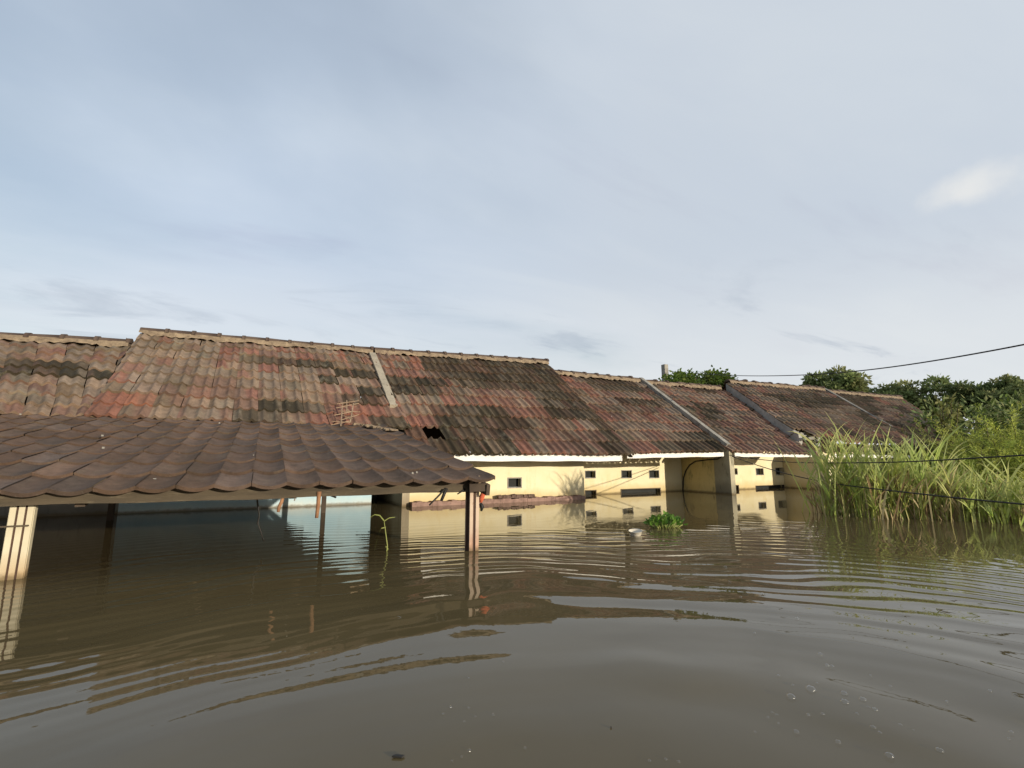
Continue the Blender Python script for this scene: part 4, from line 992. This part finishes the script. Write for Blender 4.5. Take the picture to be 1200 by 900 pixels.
# bubbles
m = Mat('bubble_film', 0.05, 0.5); gl = m.n('ShaderNodeBsdfGlossy'); gl.inputs['Roughness'].default_value = 0.08; tr = m.n('ShaderNodeBsdfTransparent'); lw = m.n('ShaderNodeLayerWeight'); lw.inputs[0].default_value = 0.35
mx = m.n('ShaderNodeMixShader'); m.l(m.ramp(lw.outputs['Facing'], [(0.25, 0.05), (0.95, 0.75)]), mx.inputs[0]); m.l(tr.outputs[0], mx.inputs[1]); m.l(gl.outputs[0], mx.inputs[2]); m.l(mx.outputs[0], m.t.nodes['Material Output'].inputs[0]); M_BUB = m.m
V = []; Fc = []; nr, ns = 5, 14
for i in range(nr + 1):
    t = math.pi / 2 * i / nr
    for k in range(ns): V.append((math.cos(t) * math.cos(k / ns * 6.2832), math.cos(t) * math.sin(k / ns * 6.2832), math.sin(t) * .75))
for i in range(nr):
    for k in range(ns): Fc.append((i * ns + k, i * ns + (k + 1) % ns, (i + 1) * ns + (k + 1) % ns, (i + 1) * ns + k))
bub0 = link_mesh('bubble', V, Fc, M_BUB, None, True)
bub_g = 'air bubbles on the near brown water'
lab_b = 'clear round air bubble floating on the near brown water'
spots = [(927, 817, 9), (950, 808, 10), (989, 813, 7), (1011, 820, 7), (1025, 832, 6), (990, 823, 8), (933, 858, 6), (982, 870, 6), (1042, 886, 9), (1101, 880, 8), (1023, 853, 6), (1031, 859, 4), (961, 767, 5), (969, 780, 5), (975, 781, 4), (912, 792, 4),
         (947, 838, 4), (964, 837, 4), (1004, 837, 4), (1018, 829, 4), (761, 892, 4), (780, 890, 4), (795, 893, 4), (615, 877, 4), (549, 830, 3), (578, 838, 4), (544, 846, 3), (528, 829, 4), (557, 840, 3), (519, 837, 3), (590, 776, 3), (549, 795, 3), (900, 841, 3), (885, 858, 3), (910, 838, 3), (929, 803, 3), (1055, 850, 4), (1070, 856, 3), (1043, 804, 3), (1109, 822, 3), (855, 682, 3), (878, 690, 4), (893, 696, 4), (934, 725, 4), (1001, 702, 4), (993, 704, 3), (868, 700, 3), (850, 665, 4), (884, 742, 3), (550, 880, 4), (541, 887, 3), (530, 892, 3), (1190, 815, 5), (1160, 810, 4), (1185, 858, 4), (1182, 866, 3), (957, 801, 3), (1020, 792, 3), (905, 835, 3), (912, 848, 3)]
for i, (x, y, s) in enumerate(spots):
    p = at_z(x, y); o = bub0 if i == 0 else bub0.copy()
    if i: COL.objects.link(o)
    r = s * 0.5 * ((p - EYE).dot(FW)) / F * 1.1
    o.location = (p.x, p.y, 0.0005); o.scale = (r, r, r); tag(o, lab_b, 'bubble', bub_g)

# ------------------------------------------------------------------ water
nA = 900
rad = np.concatenate([np.linspace(0.05, 0.9, 30), np.arange(0.92, 7.5, 0.017), np.geomspace(7.55, 14, 90), np.geomspace(14.5, 1800, 60)])
th = np.linspace(0, 2 * np.pi, nA, endpoint=False)
cx, cy = 0.25, -0.35
Rg, Tg = np.meshgrid(rad, th, indexing='ij'); X = cx + Rg * np.cos(Tg); Y = cy + Rg * np.sin(Tg)
def n2d(fx, fy, seed): return vnoise(X * fx + 50, Y * fy + 50, seed)
warp = 0.16 * n2d(0.8, 0.8, 1) + 0.09 * n2d(1.9, 1.9, 2) + 0.03 * n2d(5, 5, 12)
lam = 0.185
env = np.interp(Rg, [0.5, 1.5, 2.2, 3.0, 4.5, 5.6, 6.6, 8.0, 12.0], [0.03, 0.07, 0.16, 0.60, 1.0, 0.55, 0.14, 0.05, 0.0])
patch = np.clip(0.50 + 0.85 * n2d(0.6, 0.6, 3) + 0.45 * n2d(1.6, 1.6, 4), 0.04, 1.5)
rside = np.clip(0.5 + (X * RT.x + Y * RT.y - 0.2) / 2.4, 0, 1)      # the right half of the street is busier
env = np.maximum(env, rside * np.interp(Rg, [0.9, 1.6, 2.4, 5.5, 7.0], [0.0, 0.34, 0.85, 0.7, 0.1]))
H = 0.00135 * env * patch * np.sin(2 * np.pi * (Rg + warp) / lam)
H += 0.0008 * env * np.clip(0.5 + n2d(0.8, 0.8, 8), 0, 1.3) * np.sin(2 * np.pi * (Rg + 0.7 * warp) / (lam * 0.57) + 1.3)
env2 = np.interp(Rg, [0.3, 1.0, 3.0, 6.0, 9.0], [0.2, 0.6, 0.8, 0.4, 0.0])
H += 0.0035 * env2 * (n2d(1.3, 0.8, 5) + 0.5 * n2d(2.4, 1.6, 6)) * np.interp(Rg, [0, 4, 8], [1, .7, .0])
lam3 = 0.46
env3 = np.interp(Rg, [0.5, 1.2, 2.0, 3.2, 4.2], [0.0, 0.55, 1.0, 0.7, 0.0])
H += 0.0030 * env3 * np.clip(0.60 + 0.9 * n2d(0.7, 0.7, 14), 0.1, 1.3) * np.sin(2 * np.pi * (Rg + 1.6 * warp) / lam3 + 2.0)
H += 0.0024 * env3 * vnoise(Rg * 3.6 + 20, Tg * 5.0 + 20, 15) * np.clip(0.5 + n2d(0.5, 0.5, 16), 0.1, 1)
# a second faint train drifting in from the right, where the surface is busier
D2 = np.hypot(X - 9.5, Y + 3.5); m2 = np.clip((X - 1.5) / 3.0, 0, 1) * np.interp(Rg, [1, 2.5, 7, 9], [0.3, 1, 0.6, 0.0])
H += 0.0011 * m2 * np.sin(2 * np.pi * (D2 + warp) / 0.15) * np.clip(0.5 + n2d(0.9, 0.9, 9), 0, 1.2)
Vw = np.stack([X, Y, H], -1).reshape(-1, 3)
nR = len(rad); i0 = (np.arange(nR - 1)[:, None] * nA + np.arange(nA)[None, :]); i1 = (np.arange(nR - 1)[:, None] * nA + (np.arange(nA)[None, :] + 1) % nA)
Q = np.stack([i0, i0 + nA, i1 + nA, i1], -1).reshape(-1, 4)
me = bpy.data.meshes.new('water'); me.vertices.add(len(Vw)); me.vertices.foreach_set('co', Vw.ravel())
me.loops.add(Q.size); me.loops.foreach_set('vertex_index', Q.ravel().astype(np.int32)); me.polygons.add(len(Q))
me.polygons.foreach_set('loop_start', np.arange(0, Q.size, 4, dtype=np.int32)); me.polygons.foreach_set('use_smooth', np.ones(len(Q), bool))
me.update(calc_edges=True); me.validate()
m = Mat('murky_flood_water', 0.015, 0.5); m.p.inputs['IOR'].default_value = 1.333
c = m.mix(m.ramp(m.noise(0.7, 5, 0.6), [(0.35, 0.0), (0.65, 1.0)]), (0.097, 0.073, 0.034), (0.114, 0.087, 0.043))
m.color(c); m.bump(m.noise(5.0, 4, 0.55, (1, 1, 1)), 0.10, 0.004)
me.materials.append(m.m)
wo = bpy.data.objects.new('water', me); COL.objects.link(wo); tag(wo, 'brown rippled flood water covering the street', 'water', kind='structure')
